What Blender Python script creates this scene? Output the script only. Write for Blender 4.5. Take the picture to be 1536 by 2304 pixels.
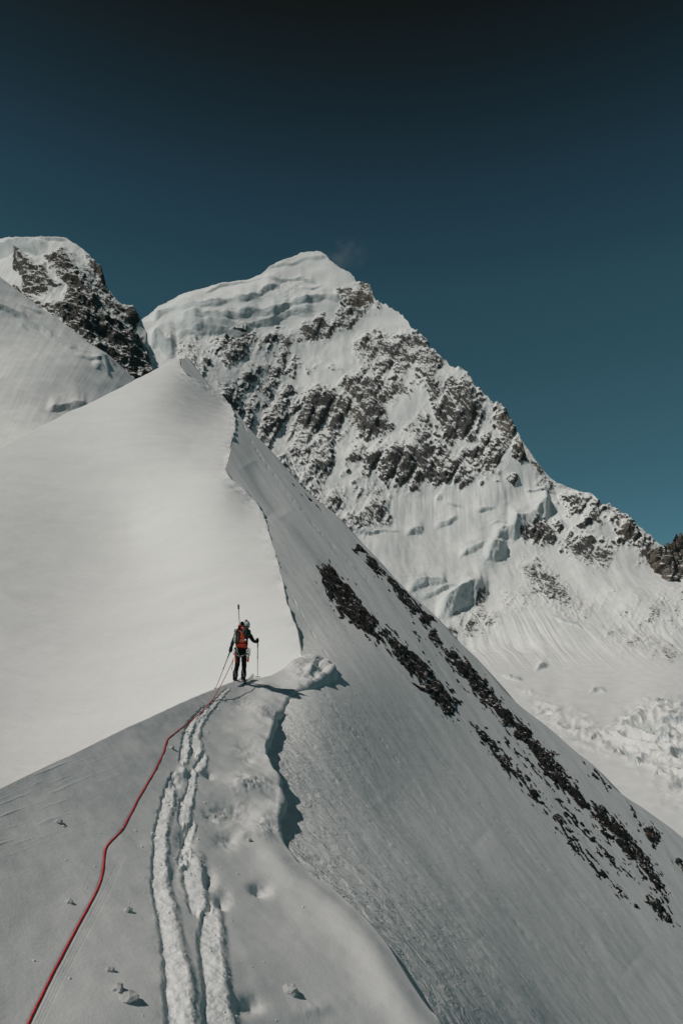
import bpy, bmesh, math, random
import numpy as np
from mathutils import Vector, Matrix

# ------------------------------------------------------------------ camera
for o in list(bpy.data.objects):
    bpy.data.objects.remove(o)
S = bpy.context.scene
C = S.collection
W0, H0, F = 1536.0, 2304.0, 1536.0            # photograph size and focal length in its pixels
HORIZON = 1420.0
PITCH = math.atan((HORIZON - H0 / 2) / F)
cam_d = bpy.data.cameras.new('camera')
cam = bpy.data.objects.new('camera', cam_d)
C.objects.link(cam)
cam_d.sensor_fit = 'VERTICAL'
cam_d.sensor_height = 36.0
cam_d.lens = 36.0 * F / H0
cam_d.clip_start = 0.1
cam_d.clip_end = 30000
cam.location = (0, 0, 0)
cam.rotation_euler = (math.pi / 2 + PITCH, 0, 0)
S.camera = cam

# ------------------------------------------------------------------ sky, sun, exposure
SUN_EL, SUN_AZ = math.radians(50), math.radians(243)     # azimuth clockwise from +Y
world = bpy.data.worlds.new('World')
S.world = world
world.use_nodes = True
wn, wl = world.node_tree.nodes, world.node_tree.links
wn.clear()
w_out = wn.new('ShaderNodeOutputWorld')
w_bg = wn.new('ShaderNodeBackground')
w_sky = wn.new('ShaderNodeTexSky')
w_sky.sky_type = 'NISHITA'
w_sky.sun_disc = False
w_sky.sun_elevation = SUN_EL
w_sky.sun_rotation = SUN_AZ
w_sky.altitude = 6000
w_sky.air_density = 1.0
w_sky.dust_density = 0.1
w_sky.ozone_density = 1.0
# thin high-altitude air: the sky deepens quickly with elevation, all the way round
w_tc = wn.new('ShaderNodeTexCoord')
w_sep = wn.new('ShaderNodeSeparateXYZ')
w_ramp = wn.new('ShaderNodeValToRGB')
w_ramp.color_ramp.interpolation = 'LINEAR'
e = w_ramp.color_ramp.elements
e[0].position, e[0].color = 0.0, (0.30, 0.48, 0.42, 1)
e[1].position, e[1].color = 0.74, (0.235, 0.165, 0.068, 1)
for p, c in ((0.1, (0.46, 0.74, 0.58, 1)), (0.28, (0.60, 0.96, 0.66, 1)), (0.45, (0.60, 1.0, 0.70, 1)), (0.56, (0.47, 0.75, 0.55, 1)), (0.66, (0.31, 0.38, 0.26, 1))):
    n_ = e.new(p); n_.color = c
w_mul = wn.new('ShaderNodeMix')
w_mul.data_type = 'RGBA'; w_mul.blend_type = 'MULTIPLY'
w_mul.inputs[0].default_value = 1.0
w_bg.inputs['Strength'].default_value = 0.06
wl.new(w_tc.outputs['Generated'], w_sep.inputs[0])
wl.new(w_sep.outputs['Z'], w_ramp.inputs[0])
wl.new(w_sky.outputs[0], w_mul.inputs[6])
wl.new(w_ramp.outputs[0], w_mul.inputs[7])
wl.new(w_mul.outputs[2], w_bg.inputs['Color'])
wl.new(w_bg.outputs[0], w_out.inputs['Surface'])

sun_dir = Vector((math.cos(SUN_EL) * math.sin(SUN_AZ), math.cos(SUN_EL) * math.cos(SUN_AZ), math.sin(SUN_EL)))
sun_d = bpy.data.lights.new('sun', 'SUN')
sun_d.energy = 2.12
sun_d.angle = math.radians(0.53)
sun_d.color = (1.0, 0.955, 0.90)
sun = bpy.data.objects.new('sun', sun_d)
C.objects.link(sun)
sun.rotation_euler = sun_dir.to_track_quat('Z', 'Y').to_euler()
sun.location = (-30, -12, 60)

S.render.engine = 'CYCLES'
S.view_settings.view_transform = 'Standard'
S.view_settings.look = 'None'
S.view_settings.exposure = 0.0
S.view_settings.gamma = 1.0
S.view_settings.use_curve_mapping = False

# ------------------------------------------------------------------ numeric helpers
cp, sp = math.cos(PITCH), math.sin(PITCH)

def rays(px, py):
    """direction through a point of the picture, scaled so that the forward (Y) part is 1"""
    px = np.asarray(px, float); py = np.asarray(py, float)
    a = (px - W0 / 2) / F
    b = (H0 / 2 - py) / F
    y = cp - b * sp
    z = sp + b * cp
    return np.stack([a / y, np.ones_like(y), z / y], -1)

def at(px, py, D):
    return rays(px, py) * np.asarray(D, float)[..., None]

def project(P):
    y = P[..., 1] * cp + P[..., 2] * sp
    z = -P[..., 1] * sp + P[..., 2] * cp
    return W0 / 2 + F * P[..., 0] / y, H0 / 2 - F * z / y

_rng = np.random.RandomState(7)
_PERM = _rng.permutation(256).astype(np.int32)
_PERM = np.concatenate([_PERM, _PERM, _PERM])
_GR = _rng.normal(size=(256, 3)).astype(np.float32)
_GR /= np.linalg.norm(_GR, axis=1, keepdims=True)
_GX, _GY, _GZ = (np.ascontiguousarray(_GR[:, k]) for k in range(3))

def perlin(x, y, z, seed=0):
    """gradient noise, about -0.7..0.7; a constant z gives the cheaper two-dimensional case"""
    flat = np.isscalar(z) or (np.ptp(z) == 0)
    x = np.asarray(x, np.float32); y = np.asarray(y, np.float32)
    xi, yi = np.floor(x).astype(np.int32), np.floor(y).astype(np.int32)
    xf, yf = x - xi, y - yi
    u = xf * xf * xf * (xf * (xf * 6 - 15) + 10); v = yf * yf * yf * (yf * (yf * 6 - 15) + 10)
    if not flat:
        z = np.asarray(z, np.float32); zi = np.floor(z).astype(np.int32); zf = z - zi
        w = zf * zf * zf * (zf * (zf * 6 - 15) + 10)
    tot = np.zeros(x.shape, np.float32)
    for dx in (0, 1):
        wx = u if dx else 1 - u
        a = _PERM[(xi + dx + seed * 31) & 255]
        for dy in (0, 1):
            wy = wx * (v if dy else 1 - v)
            b = _PERM[a + ((yi + dy) & 255)]
            if flat:
                tot += wy * (_GX[b] * (xf - dx) + _GY[b] * (yf - dy))
            else:
                for dz in (0, 1):
                    h = _PERM[b + ((zi + dz) & 255)]
                    tot += wy * (w if dz else 1 - w) * (_GX[h] * (xf - dx) + _GY[h] * (yf - dy) + _GZ[h] * (zf - dz))
    return tot

def fbm(P, freq, octaves=4, seed=0, gain=0.5, ridged=False):
    if np.isscalar(freq): freq = (freq,) * 3
    x, y, z = P[..., 0] * freq[0], P[..., 1] * freq[1], P[..., 2] * freq[2]
    tot, a = 0, 1.0
    for o in range(octaves):
        n = perlin(x, y, z, seed + o * 17)
        if ridged: n = 0.5 - np.abs(n) * 1.6
        tot = tot + a * n
        a *= gain
        x, y, z = x * 2.03 + 11.3, y * 2.03 + 5.7, z * 2.03 + 3.1
    return tot

def rbf(pts, vals, qx, qy):
    """thin plate spline through the control values"""
    p = np.array(pts, float) / 500.0
    v = np.array(vals, float)
    n = len(p)
    r2 = ((p[:, None] - p[None]) ** 2).sum(-1)
    K = 0.5 * r2 * np.log(r2 + 1e-12)
    A = np.zeros((n + 3, n + 3))
    A[:n, :n] = K + np.eye(n) * 1e-3
    A[:n, n] = 1; A[:n, n + 1:] = p
    A[n, :n] = 1; A[n + 1:, :n] = p.T
    w = np.linalg.solve(A, np.concatenate([v, np.zeros(3)]))
    x, y = qx / 500.0, qy / 500.0
    out = w[n] + x * w[n + 1] + y * w[n + 2]
    for k in range(n):
        d2 = (x - p[k, 0]) ** 2 + (y - p[k, 1]) ** 2
        out += (0.5 * w[k]) * d2 * np.log(d2 + 1e-12)
    return out

class Depth:
    """near-planar surface: distance along a ray = c / (-n.r) with a slowly varying c"""
    def __init__(self, n, ctrl):
        self.n = np.array(n, float); self.n /= np.linalg.norm(self.n)
        ctrl = np.array(ctrl, float)
        self.pts = ctrl[:, :2]
        f = -(rays(ctrl[:, 0], ctrl[:, 1]) @ self.n)
        self.c = np.log(ctrl[:, 2] * f)
    def __call__(self, px, py):
        px = np.asarray(px, float); py = np.asarray(py, float)
        f = -(rays(px, py) @ self.n)
        f = np.maximum(f, 0.012)
        return np.exp(rbf(self.pts, self.c, px, py)) / f

def smooth01(a, b, x):
    t = np.clip((x - a) / (b - a), 0, 1)
    return t * t * (3 - 2 * t)

def resample(poly, n, spline=True):
    p = np.array(poly, float)
    if spline and len(p) > 2:
        q = np.vstack([2 * p[0] - p[1], p, 2 * p[-1] - p[-2]])
        out = []
        for i in range(1, len(q) - 2):
            t = np.linspace(0, 1, 12, endpoint=False)[:, None]
            a, b, c, d = q[i - 1], q[i], q[i + 1], q[i + 2]
            out.append(0.5 * (2 * b + (c - a) * t + (2 * a - 5 * b + 4 * c - d) * t ** 2 + (3 * b - a - 3 * c + d) * t ** 3))
        p = np.vstack(out + [p[-1:]])
    s = np.concatenate([[0], np.cumsum(np.linalg.norm(np.diff(p[:, :2], axis=0), axis=1))])
    t = np.linspace(0, s[-1], n) if np.isscalar(n) else np.asarray(n) * s[-1]
    return np.stack([np.interp(t, s, p[:, k]) for k in range(p.shape[1])], -1)

def coons(top, bottom, left, right, us, vs):
    T, B = resample(top, us), resample(bottom, us)
    L, R = resample(left, vs), resample(right, vs)
    u = np.asarray(us)[None, :, None]; v = np.asarray(vs)[:, None, None]
    return ((1 - v) * T[None] + v * B[None] + (1 - u) * L[:, None] + u * R[:, None]
            - ((1 - u) * (1 - v) * T[0] + u * (1 - v) * T[-1] + (1 - u) * v * B[0] + u * v * B[-1]))

def normals(P):
    du = np.gradient(P, axis=1); dv = np.gradient(P, axis=0)
    n = np.cross(du, dv)
    n /= np.linalg.norm(n, axis=-1, keepdims=True) + 1e-12
    flip = (n * P).sum(-1) > 0            # face the viewer's side (camera at the origin)
    n[flip] *= -1
    return n

def seg_dist(px, py, poly):
    """distance to a polyline, position along it (0..1) and side (+ right of travel)"""
    p = np.array(poly, float)
    best = np.full(px.shape, 1e9); along = np.zeros(px.shape); side = np.zeros(px.shape)
    L = np.concatenate([[0], np.cumsum(np.linalg.norm(np.diff(p[:, :2], axis=0), axis=1))])
    for i in range(len(p) - 1):
        a, b = p[i, :2], p[i + 1, :2]
        d = b - a; l2 = d @ d
        t = np.clip(((px - a[0]) * d[0] + (py - a[1]) * d[1]) / l2, 0, 1)
        ex, ey = px - a[0] - t * d[0], py - a[1] - t * d[1]
        dist = np.hypot(ex, ey)
        m = dist < best
        best[m] = dist[m]; along[m] = ((L[i] + t * math.sqrt(l2)) / L[-1])[m]
        side[m] = np.sign(d[0] * ey - d[1] * ex)[m]
    return best, along, side

def inside(px, py, poly):
    p = np.array(poly, float)
    r = np.zeros(px.shape, bool)
    j = len(p) - 1
    for i in range(len(p)):
        xi, yi, xj, yj = p[i, 0], p[i, 1], p[j, 0], p[j, 1]
        c = ((yi > py) != (yj > py)) & (px < (xj - xi) * (py - yi) / (yj - yi + 1e-9) + xi)
        r ^= c
        j = i
    return r

def sdist(px, py, poly):
    d, _, _ = seg_dist(px, py, list(poly) + [poly[0]])
    return np.where(inside(px, py, poly), d, -d)

def grid_mesh(name, P, attrs=None, keep=None):
    nv, nu = P.shape[:2]
    idx = np.arange(nv * nu).reshape(nv, nu)
    q = np.stack([idx[:-1, :-1], idx[:-1, 1:], idx[1:, 1:], idx[1:, :-1]], -1).reshape(-1, 4)
    V = P.reshape(-1, 3)
    # make the faces look towards the camera side
    a, b, c = V[q[:, 0]], V[q[:, 1]], V[q[:, 2]]
    nn = np.cross(b - a, c - a)
    if ((nn * a).sum(-1) > 0).mean() > 0.5:
        q = q[:, ::-1]
    at_ = {k: np.asarray(v, np.float32).ravel() for k, v in (attrs or {}).items()}
    if keep is not None:
        kv = keep.ravel()
        q = q[kv[q].any(1)]
        used = np.unique(q)
        remap = np.full(len(V), -1); remap[used] = np.arange(len(used))
        q = remap[q]; V = V[used]
        at_ = {k: v[used] for k, v in at_.items()}
    me = bpy.data.meshes.new(name)
    me.vertices.add(len(V)); me.vertices.foreach_set('co', V.astype(np.float32).ravel())
    me.loops.add(q.size); me.loops.foreach_set('vertex_index', q.astype(np.int32).ravel())
    me.polygons.add(len(q))
    me.polygons.foreach_set('loop_start', np.arange(0, q.size, 4, dtype=np.int32))
    me.polygons.foreach_set('loop_total', np.full(len(q), 4, np.int32))
    me.polygons.foreach_set('use_smooth', np.ones(len(q), bool))
    for k, v in at_.items():
        me.attributes.new(k, 'FLOAT', 'POINT').data.foreach_set('value', v)
    me.update(); me.validate()
    return me

def link(name, me, mat=None, parent=None, label=None, cat=None, group=None, kind=None):
    o = bpy.data.objects.new(name, me)
    C.objects.link(o)
    if me is not None and mat is not None:
        for m in (mat if isinstance(mat, (list, tuple)) else [mat]):
            me.materials.append(m)
    if parent: o.parent = parent
    if label: o['label'] = label
    if cat: o['category'] = cat
    if group: o['group'] = group
    if kind: o['kind'] = kind
    return o

def extend_rows(P, offs, front=True):
    """rows added before the first row (or after the last); offs: list of callables edge -> new row"""
    E = P[0] if front else P[-1]
    rows = [f(E) for f in offs]
    return np.concatenate([np.stack(rows[::-1]), P] if front else [P, np.stack(rows)], 0)

def roll_away(dists, drop):
    """carry a surface over its crest: on along the line of sight, falling ever more steeply"""
    def mk(k):
        def f(E):
            r = E / np.linalg.norm(E, axis=-1, keepdims=True)
            Q = E + r * k
            Q[..., 2] -= drop * k + 1.2 * drop * k * k / dists[-1]
            return Q
        return f
    return [mk(k) for k in dists]

def col_grid(xs, top, bottom, nv, vpow=1.0, jit=None):
    t = np.array(top, float); b = np.array(bottom, float)
    yt = np.interp(xs, t[:, 0], t[:, 1]); yb = np.interp(xs, b[:, 0], b[:, 1])
    if jit is not None: yt = yt + jit
    v = np.linspace(0, 1, nv)[:, None] ** vpow
    py = yt[None] + (yb - yt)[None] * v
    px = np.broadcast_to(xs[None], py.shape)
    return px.copy(), py

# ------------------------------------------------------------------ materials
class NT:
    def __init__(self, name):
        self.m = bpy.data.materials.new(name); self.m.use_nodes = True
        self.t = self.m.node_tree; self.n = self.t.nodes; self.l = self.t.links
        self.b = self.n['Principled BSDF']
        self._pos = None
    def pos(self):
        if self._pos is None: self._pos = self.n.new('ShaderNodeNewGeometry')
        return self._pos.outputs['Position']
    def nrm_z(self):
        self.pos()
        s = self.n.new('ShaderNodeSeparateXYZ'); self.l.new(self._pos.outputs['Normal'], s.inputs[0]); return s.outputs['Z']
    def attr(self, name):
        a = self.n.new('ShaderNodeAttribute'); a.attribute_name = name; return a.outputs['Fac']
    def map(self, scale=(1, 1, 1), rot=(0, 0, 0), obj=False):
        m = self.n.new('ShaderNodeMapping'); m.vector_type = 'POINT'
        m.inputs['Scale'].default_value = scale; m.inputs['Rotation'].default_value = rot
        if obj:
            tc = self.n.new('ShaderNodeTexCoord'); self.l.new(tc.outputs['Object'], m.inputs[0])
        else: self.l.new(self.pos(), m.inputs[0])
        return m.outputs[0]
    def streak(self, ang, stretch):
        # coordinates whose features are drawn out along a direction in the X-Z plane
        m = self.n.new('ShaderNodeMapping'); m.vector_type = 'TEXTURE'
        m.inputs['Rotation'].default_value = (0, ang, 0); m.inputs['Scale'].default_value = (1, 1, stretch)
        self.l.new(self.pos(), m.inputs[0]); return m.outputs[0]
    def noise(self, vec, scale, detail=5, rough=0.6, dist=0.0):
        k = self.n.new('ShaderNodeTexNoise'); self.l.new(vec, k.inputs['Vector'])
        k.inputs['Scale'].default_value = scale; k.inputs['Detail'].default_value = detail
        k.inputs['Roughness'].default_value = rough; k.inputs['Distortion'].default_value = dist
        return k.outputs['Fac']
    def math(self, op, a, b=None, c=None):
        k = self.n.new('ShaderNodeMath'); k.operation = op
        for i, v in enumerate((a, b, c)):
            if v is None: continue
            if isinstance(v, (int, float)): k.inputs[i].default_value = v
            else: self.l.new(v, k.inputs[i])
        return k.outputs[0]
    def step(self, x, a, b):
        k = self.n.new('ShaderNodeMapRange'); k.interpolation_type = 'SMOOTHSTEP'
        self.l.new(x, k.inputs[0]); k.inputs[1].default_value = a; k.inputs[2].default_value = b
        return k.outputs[0]
    def mix(self, f, a, b):
        k = self.n.new('ShaderNodeMix'); k.data_type = 'RGBA'
        for i, v in ((0, f), (6, a), (7, b)):
            if isinstance(v, (int, float)): k.inputs[i].default_value = v
            elif isinstance(v, tuple): k.inputs[i].default_value = v + (1,) if len(v) == 3 else v
            else: self.l.new(v, k.inputs[i])
        return k.outputs[2]
    def bump(self, h, dist, strength=1.0, prev=None):
        k = self.n.new('ShaderNodeBump'); self.l.new(h, k.inputs['Height'])
        k.inputs['Distance'].default_value = dist
        if isinstance(strength, (int, float)): k.inputs['Strength'].default_value = strength
        else: self.l.new(strength, k.inputs['Strength'])
        if prev is not None: self.l.new(prev, k.inputs['Normal'])
        return k.outputs[0]
    def set(self, color=None, rough=None, normal=None, spec=None, **kw):
        for key, v in (('Base Color', color), ('Roughness', rough), ('Normal', normal), ('Specular IOR Level', spec), *kw.items()):
            if v is None: continue
            i = self.b.inputs[key]
            if isinstance(v, (int, float)): i.default_value = v
            elif isinstance(v, tuple): i.default_value = v + (1,)
            else: self.l.new(v, i)
        return self.m

SNOW = (0.81, 0.80, 0.785)
ICE = (0.42, 0.50, 0.51)

def mat_near_snow():
    t = NT('snow_near')
    v = t.map()
    g = t.noise(v, 38, 4, 0.7)
    g2 = t.noise(v, 2.6, 5, 0.6)
    bn = t.bump(g, 0.006, 0.35)
    bn = t.bump(g2, 0.035, 0.4, bn)
    rough = t.attr('rough')
    g3 = t.noise(v, 13, 6, 0.75)
    bn = t.bump(g3, 0.07, rough, bn)
    col = t.mix(t.step(g2, 0.3, 0.75), (0.745, 0.738, 0.725), (0.785, 0.778, 0.765))
    col = t.mix(t.attr('floor_lit'), col, (0.94, 0.935, 0.925))  # trough floors coloured paler, standing in for the sunlight on them
    return t.set(col, 0.75, bn, 0.25)

def mat_dome_snow():
    t = NT('snow_dome')
    g = t.noise(t.streak(1.45, 4.0), 0.35, 6, 0.55)
    g2 = t.noise(t.map(), 1.4, 6, 0.7)
    bn = t.bump(g, 0.6, 0.5)
    bn = t.bump(g2, 0.07, 0.45, bn)
    col = t.mix(t.step(g, 0.3, 0.7), (0.775, 0.768, 0.755), SNOW)
    return t.set(col, 0.8, bn, 0.2)

def mat_face_snow():
    t = NT('snow_steep_face')
    # wind ripples close to the ridge, runnels down the fall line farther out
    rip = t.attr('ripple')
    v = t.map((1.0, 1.0, 0.55), (0, 0.7, 0.2))
    g = t.noise(v, 3.4, 5, 0.62, 0.6)
    fl = t.noise(t.map((1.0, 1.0, 0.16), (0.0, -0.75, -0.1)), 0.55, 5, 0.6)
    fl2 = t.noise(t.map((1.0, 1.0, 0.1), (0.0, -0.75, -0.1)), 2.2, 4, 0.6)
    bn = t.bump(g, 0.16, rip)
    bn = t.bump(fl, 0.20, 0.28, bn)
    bn = t.bump(fl2, 0.05, 0.35, bn)
    col = t.mix(t.step(fl, 0.3, 0.7), (0.775, 0.77, 0.755), SNOW)
    return t.set(col, 0.7, bn, 0.25)

def mat_mountain(name, s, rock_dark, rock_brown, flute=0.22):
    """s: size of one picture element in metres at that distance"""
    t = NT(name)
    rock, ice, brown = t.attr('rock'), t.attr('ice'), t.attr('brown')
    n1 = t.noise(t.streak(0.55, 2.0), 0.05 / s, 6, 0.68, 0.4)
    n2 = t.noise(t.streak(-0.62, 3.2), 0.27 / s, 5, 0.70, 0.4)
    nz = t.nrm_z()
    steep = t.math('MULTIPLY', t.math('SUBTRACT', 0.64, nz), 1.7)
    a = t.math('MULTIPLY_ADD', rock, 0.75, steep)
    a = t.math('MULTIPLY_ADD', t.math('SUBTRACT', n1, 0.5), 2.0, a)
    a = t.math('MULTIPLY_ADD', t.math('SUBTRACT', n2, 0.5), 3.3, a)
    a = t.math('MULTIPLY', a, t.step(rock, 0.02, 0.22))
    fac = t.step(a, 0.38, 0.72)
    n3 = t.noise(t.map(), 0.03 / s, 5, 0.7)
    n4 = t.noise(t.streak(-0.72, 2.0), 0.4 / s, 4, 0.7)
    rc = t.mix(t.step(t.math('ADD', brown, t.math('MULTIPLY', n3, 0.5)), 0.35, 0.95), rock_dark, rock_brown)
    rc = t.mix(t.math('MULTIPLY', t.step(n4, 0.46, 0.70), 0.7), rc, (0.28, 0.27, 0.255))
    fl = t.noise(t.streak(0.12, 7.0), 0.07 / s, 4, 0.6)
    sn = t.mix(t.step(fl, 0.3, 0.7), (0.765, 0.762, 0.75), (0.83, 0.82, 0.80))
    icol = t.mix(n2, (0.36, 0.41, 0.415), (0.66, 0.69, 0.685))
    base = t.mix(ice, sn, icol)
    base = t.mix(fac, base, rc)
    bn = t.bump(fl, 3.0 * s, flute)
    bn = t.bump(n2, 5.0 * s, t.math('MULTIPLY_ADD', rock, 0.6, t.math('MULTIPLY', ice, 0.5)), bn)
    return t.set(base, t.mix(fac, (0.7,) * 3, (0.9,) * 3), bn, 0.15)

M_near, M_dome, M_face = mat_near_snow(), mat_dome_snow(), mat_face_snow()
M_main = mat_mountain('main_peak_rock_and_snow', 1.6, (0.072, 0.070, 0.067), (0.15, 0.125, 0.10))
M_left = mat_mountain('left_peak_rock_and_snow', 0.6, (0.045, 0.043, 0.041), (0.10, 0.08, 0.06))
M_glac = mat_mountain('glacier_snow', 0.25, (0.08, 0.08, 0.08), (0.12, 0.1, 0.08), 0.04)

# ------------------------------------------------------------------ the near snow ridge
SLAB = Depth((0.46, -0.03, 0.887), [
    (-150, 2450, 3.5), (0, 2304, 4.2), (440, 2250, 5.2), (985, 2304, 6.7), (450, 2450, 4.6), (1060, 2460, 6.2),
    (0, 1770, 6.8), (200, 1690, 8.9), (400, 1600, 13.0), (540, 1538, 19.0), (600, 1522, 21.0),
    (752, 2000, 8.6), (622, 1780, 11.4), (600, 1660, 14.2), (642, 1575, 18.8), (690, 1479, 26.0), (752, 1505, 26.0)])
slab_top = [(-150, 1838), (0, 1771), (140, 1709), (237, 1662), (300, 1631), (349, 1608), (400, 1585), (430, 1571), (485, 1549), (525, 1535), (560, 1528), (600, 1521), (640, 1502), (665, 1485), (690, 1478), (710, 1478), (727, 1487), (738, 1500)]
slab_right = [(738, 1500), (742, 1511), (716, 1526), (690, 1540), (660, 1553), (642, 1572), (630, 1592), (613, 1614), (607, 1645), (596, 1675), (604, 1710),
              (621, 1743), (628, 1775), (625, 1808), (620, 1840), (624, 1873), (642, 1902), (665, 1932), (690, 1955), (720, 1977), (752, 2000),
              (800, 2046), (848, 2103), (885, 2160), (920, 2220), (960, 2275), (985, 2308), (1050, 2450)]
slab_left = [(-150, 1838), (-150, 2450)]
slab_bottom = [(-150, 2450), (450, 2450), (1050, 2450)]
us = np.linspace(0, 1, 620)
vs = np.linspace(0, 1, 520)
G = coons(slab_top, slab_bottom, slab_left, slab_right, us, vs)
px, py = G[..., 0], G[..., 1]
D = SLAB(px, py)
P = at(px, py, D)
N = normals(P)
mpp = D / F                                        # metres per picture element

# ski track: trodden troughs, each a run of (x, y, half width)
TROUGHS = [
    [(412, 2470, 30), (408, 2290, 28), (396, 2190, 24), (382, 2110, 18), (371, 2045, 18), (359, 2000, 15), (357, 1948, 14), (360, 1882, 12), (367, 1840, 12), (378, 1792, 11), (390, 1750, 9)],
    [(505, 2470, 30), (494, 2300, 26), (486, 2230, 22), (478, 2175, 22), (473, 2110, 22), (474, 2060, 18)],
    [(444, 2042, 15), (433, 1980, 19), (429, 1938, 18)],
    [(408, 1940, 10), (422, 1895, 8), (434, 1857, 6)],
    [(412, 1846, 12), (418, 1808, 12), (429, 1775, 7), (431, 1743, 7)],
    [(446, 1730, 9), (456, 1710, 8)],
    [(412, 1712, 8), (416, 1691, 9), (421, 1652, 8), (431, 1629, 8), (447, 1610, 7), (462, 1594, 6)],
    [(441, 1692, 11), (437, 1660, 9), (446, 1632, 7), (459, 1608, 6), (476, 1590, 5), (495, 1568, 4), (512, 1552, 3)],
]
disp = 0.05 * fbm(P, 0.45, 3, 3) + 0.018 * fbm(P, 1.6, 3, 9)
rough = np.zeros(px.shape); floor_lit = np.zeros(px.shape)
wob = fbm(P, 5.0, 3, 21) * 9
f35, f33, f37, f41, f55, f61 = fbm(P, 3, 2, 35), fbm(P, (9, 5, 9), 3, 33), fbm(P, 14, 3, 37, 0.6), fbm(P, 9, 3, 41), fbm(P, 8, 4, 55, 0.6), fbm(P, 6, 3, 61)
for tr in TROUGHS:
    tr = np.array(tr, float)
    d, al, sd = seg_dist(px + wob * 0.6, py, tr[:, :2])
    L = np.concatenate([[0], np.cumsum(np.linalg.norm(np.diff(tr[:, :2], axis=0), axis=1))]); L /= L[-1]
    hw = np.interp(al, L, tr[:, 2]) * 0.86
    t_ = np.clip(sd * d / hw, -1.2, 1.2)                 # -1 uphill edge (left) .. +1 downhill edge
    t2 = sd * d / hw
    h_ = np.clip(hw * mpp, 0.02, 0.1) * 2 * (0.33 + 0.12 * f35)
    floor_ = h_ * ((np.clip(t2, -1, 1) + 1) / 2 - 0.5) * (1 + 0.25 * f33)
    prof = smooth01(-1.8, -0.85, t2) * (1 - smooth01(1.0, 2.4, t2))
    disp += prof * floor_
    floor_lit = np.maximum(floor_lit, smooth01(-1.05, -0.8, t2) * (1 - smooth01(0.85, 1.15, t2)) * np.clip(0.9 + 0.8 * f33, 0, 1))  # mask of the painted sunlight, trough floor only
    disp += prof * 0.010 * f37
    rim = np.exp(-((d / hw - 1.35) / 0.28) ** 2)
    disp += rim * 0.006 * (0.3 + f41)
    rough = np.maximum(rough, 0.30 * (1 - smooth01(1.0, 3.2, d / hw)) * smooth01(0.6, 1.1, d / hw) + 0.12 * (1 - smooth01(0.8, 1.1, d / hw)))
    disp += (1 - smooth01(1.0, 2.6, d / hw)) * 0.010 * f55
# pits, kicked steps and a few footprints beside the track
for (x, y, rx, ry, dep) in ((586, 2000, 22, 14, 0.07), (515, 1888, 26, 18, 0.05), (500, 2030, 16, 22, 0.05), (545, 1880, 14, 10, -0.03), (560, 2260, 30, 20, 0.05),
                            (480, 1830, 20, 12, 0.035), (470, 1745, 12, 8, 0.05), (395, 1765, 10, 12, 0.06), (410, 1740, 8, 12, -0.05), (418, 1890, 18, 24, 0.05),
                            (700, 2270, 40, 18, -0.02), (650, 1725, 30, 16, 0.05), (560, 1765, 45, 22, -0.08), (560, 1690, 30, 22, 0.05), (585, 1605, 25, 16, -0.06), (545, 1580, 30, 14, 0.04),
                            (590, 1860, 30, 26, -0.07), (600, 1545, 24, 10, -0.05), (530, 1830, 50, 26, 0.05), (470, 1980, 14, 22, 0.05), (395, 1960, 13, 30, 0.02)):
    q = ((px - x) / rx) ** 2 + ((py - y) / ry) ** 2
    disp -= dep * np.exp(-q) * (1 + 0.8 * f61)
# lumpy drifted lip
dl, al, _ = seg_dist(px, py, slab_right)
lip_w = np.exp(-dl * mpp / 0.55) * smooth01(1930, 1840, py)
disp += lip_w * 0.15 * fbm(P, 1.2, 2, 71) + lip_w * 0.018 * fbm(P, 4.5, 3, 72)
disp += 0.07 * np.exp(-((dl * mpp - 0.20) / 0.16) ** 2) * smooth01(1840, 1940, py)      # soft rounded rim lower down
# lumps of the broken cornice at the far end
for (x, y, r, h) in ((705, 1488, 18, 0.14), (735, 1498, 12, 0.18), (695, 1512, 10, 0.22), (665, 1500, 20, 0.14), (748, 1510, 8, 0.2), (722, 1512, 7, -0.15), (712, 1500, 5, -0.15)):
    disp += h * np.exp(-(((px - x) / r) ** 2 + ((py - y) / (r * 0.7)) ** 2))
disp += 0.10 * smooth01(640, 690, px) * smooth01(1560, 1525, py) * fbm(P, 2.2, 4, 88, 0.6, True)
# wind-scoured scratches far left and rope drag marks
sc = fbm(np.stack([px * 0.010 + py * 0.004, (py + px * 0.36) * 0.16, px * 0], -1), 1.0, 3, 81)
disp += 0.006 * np.clip(sc - 0.18, 0, 1) * smooth01(330, 60, px) * smooth01(1990, 1830, py + px * 0.36) * 2
ROPE_PX = [(52, 2340), (66, 2303), (115, 2201), (168, 2100), (218, 2006), (232, 1964), (237, 1915), (244, 1901), (276, 1866), (304, 1814), (325, 1776), (349, 1734),
           (368, 1695), (379, 1662), (400, 1645), (420, 1629), (450, 1605), (466, 1588), (477, 1578)]
for dx, x0 in ((13, 0), (20, 0), (27, 0)):
    dr, al, _ = seg_dist(px, py, [(85 + dx - 20, 2310), (135 + dx - 18, 2200), (190 + dx - 14, 2090), (228 + dx - 8, 2005), (262 + dx * 0.6, 1930)])
    disp -= 0.0014 * np.exp(-(dr / 2.0) ** 2)
dr, _, _ = seg_dist(px, py, ROPE_PX)
disp -= 0.005 * np.exp(-(dr * mpp / 0.014) ** 2)
rough = np.maximum(rough, 0.25 * smooth01(0.15, 0.5, fbm(P, 0.9, 2, 91)) * smooth01(260, 420, px) * smooth01(760, 560, px))
rough = np.maximum(rough, 0.15 * lip_w)
P = P + N * disp[..., None]
SLAB_P, SLAB_PX, SLAB_PY = P.copy(), px, py

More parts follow.
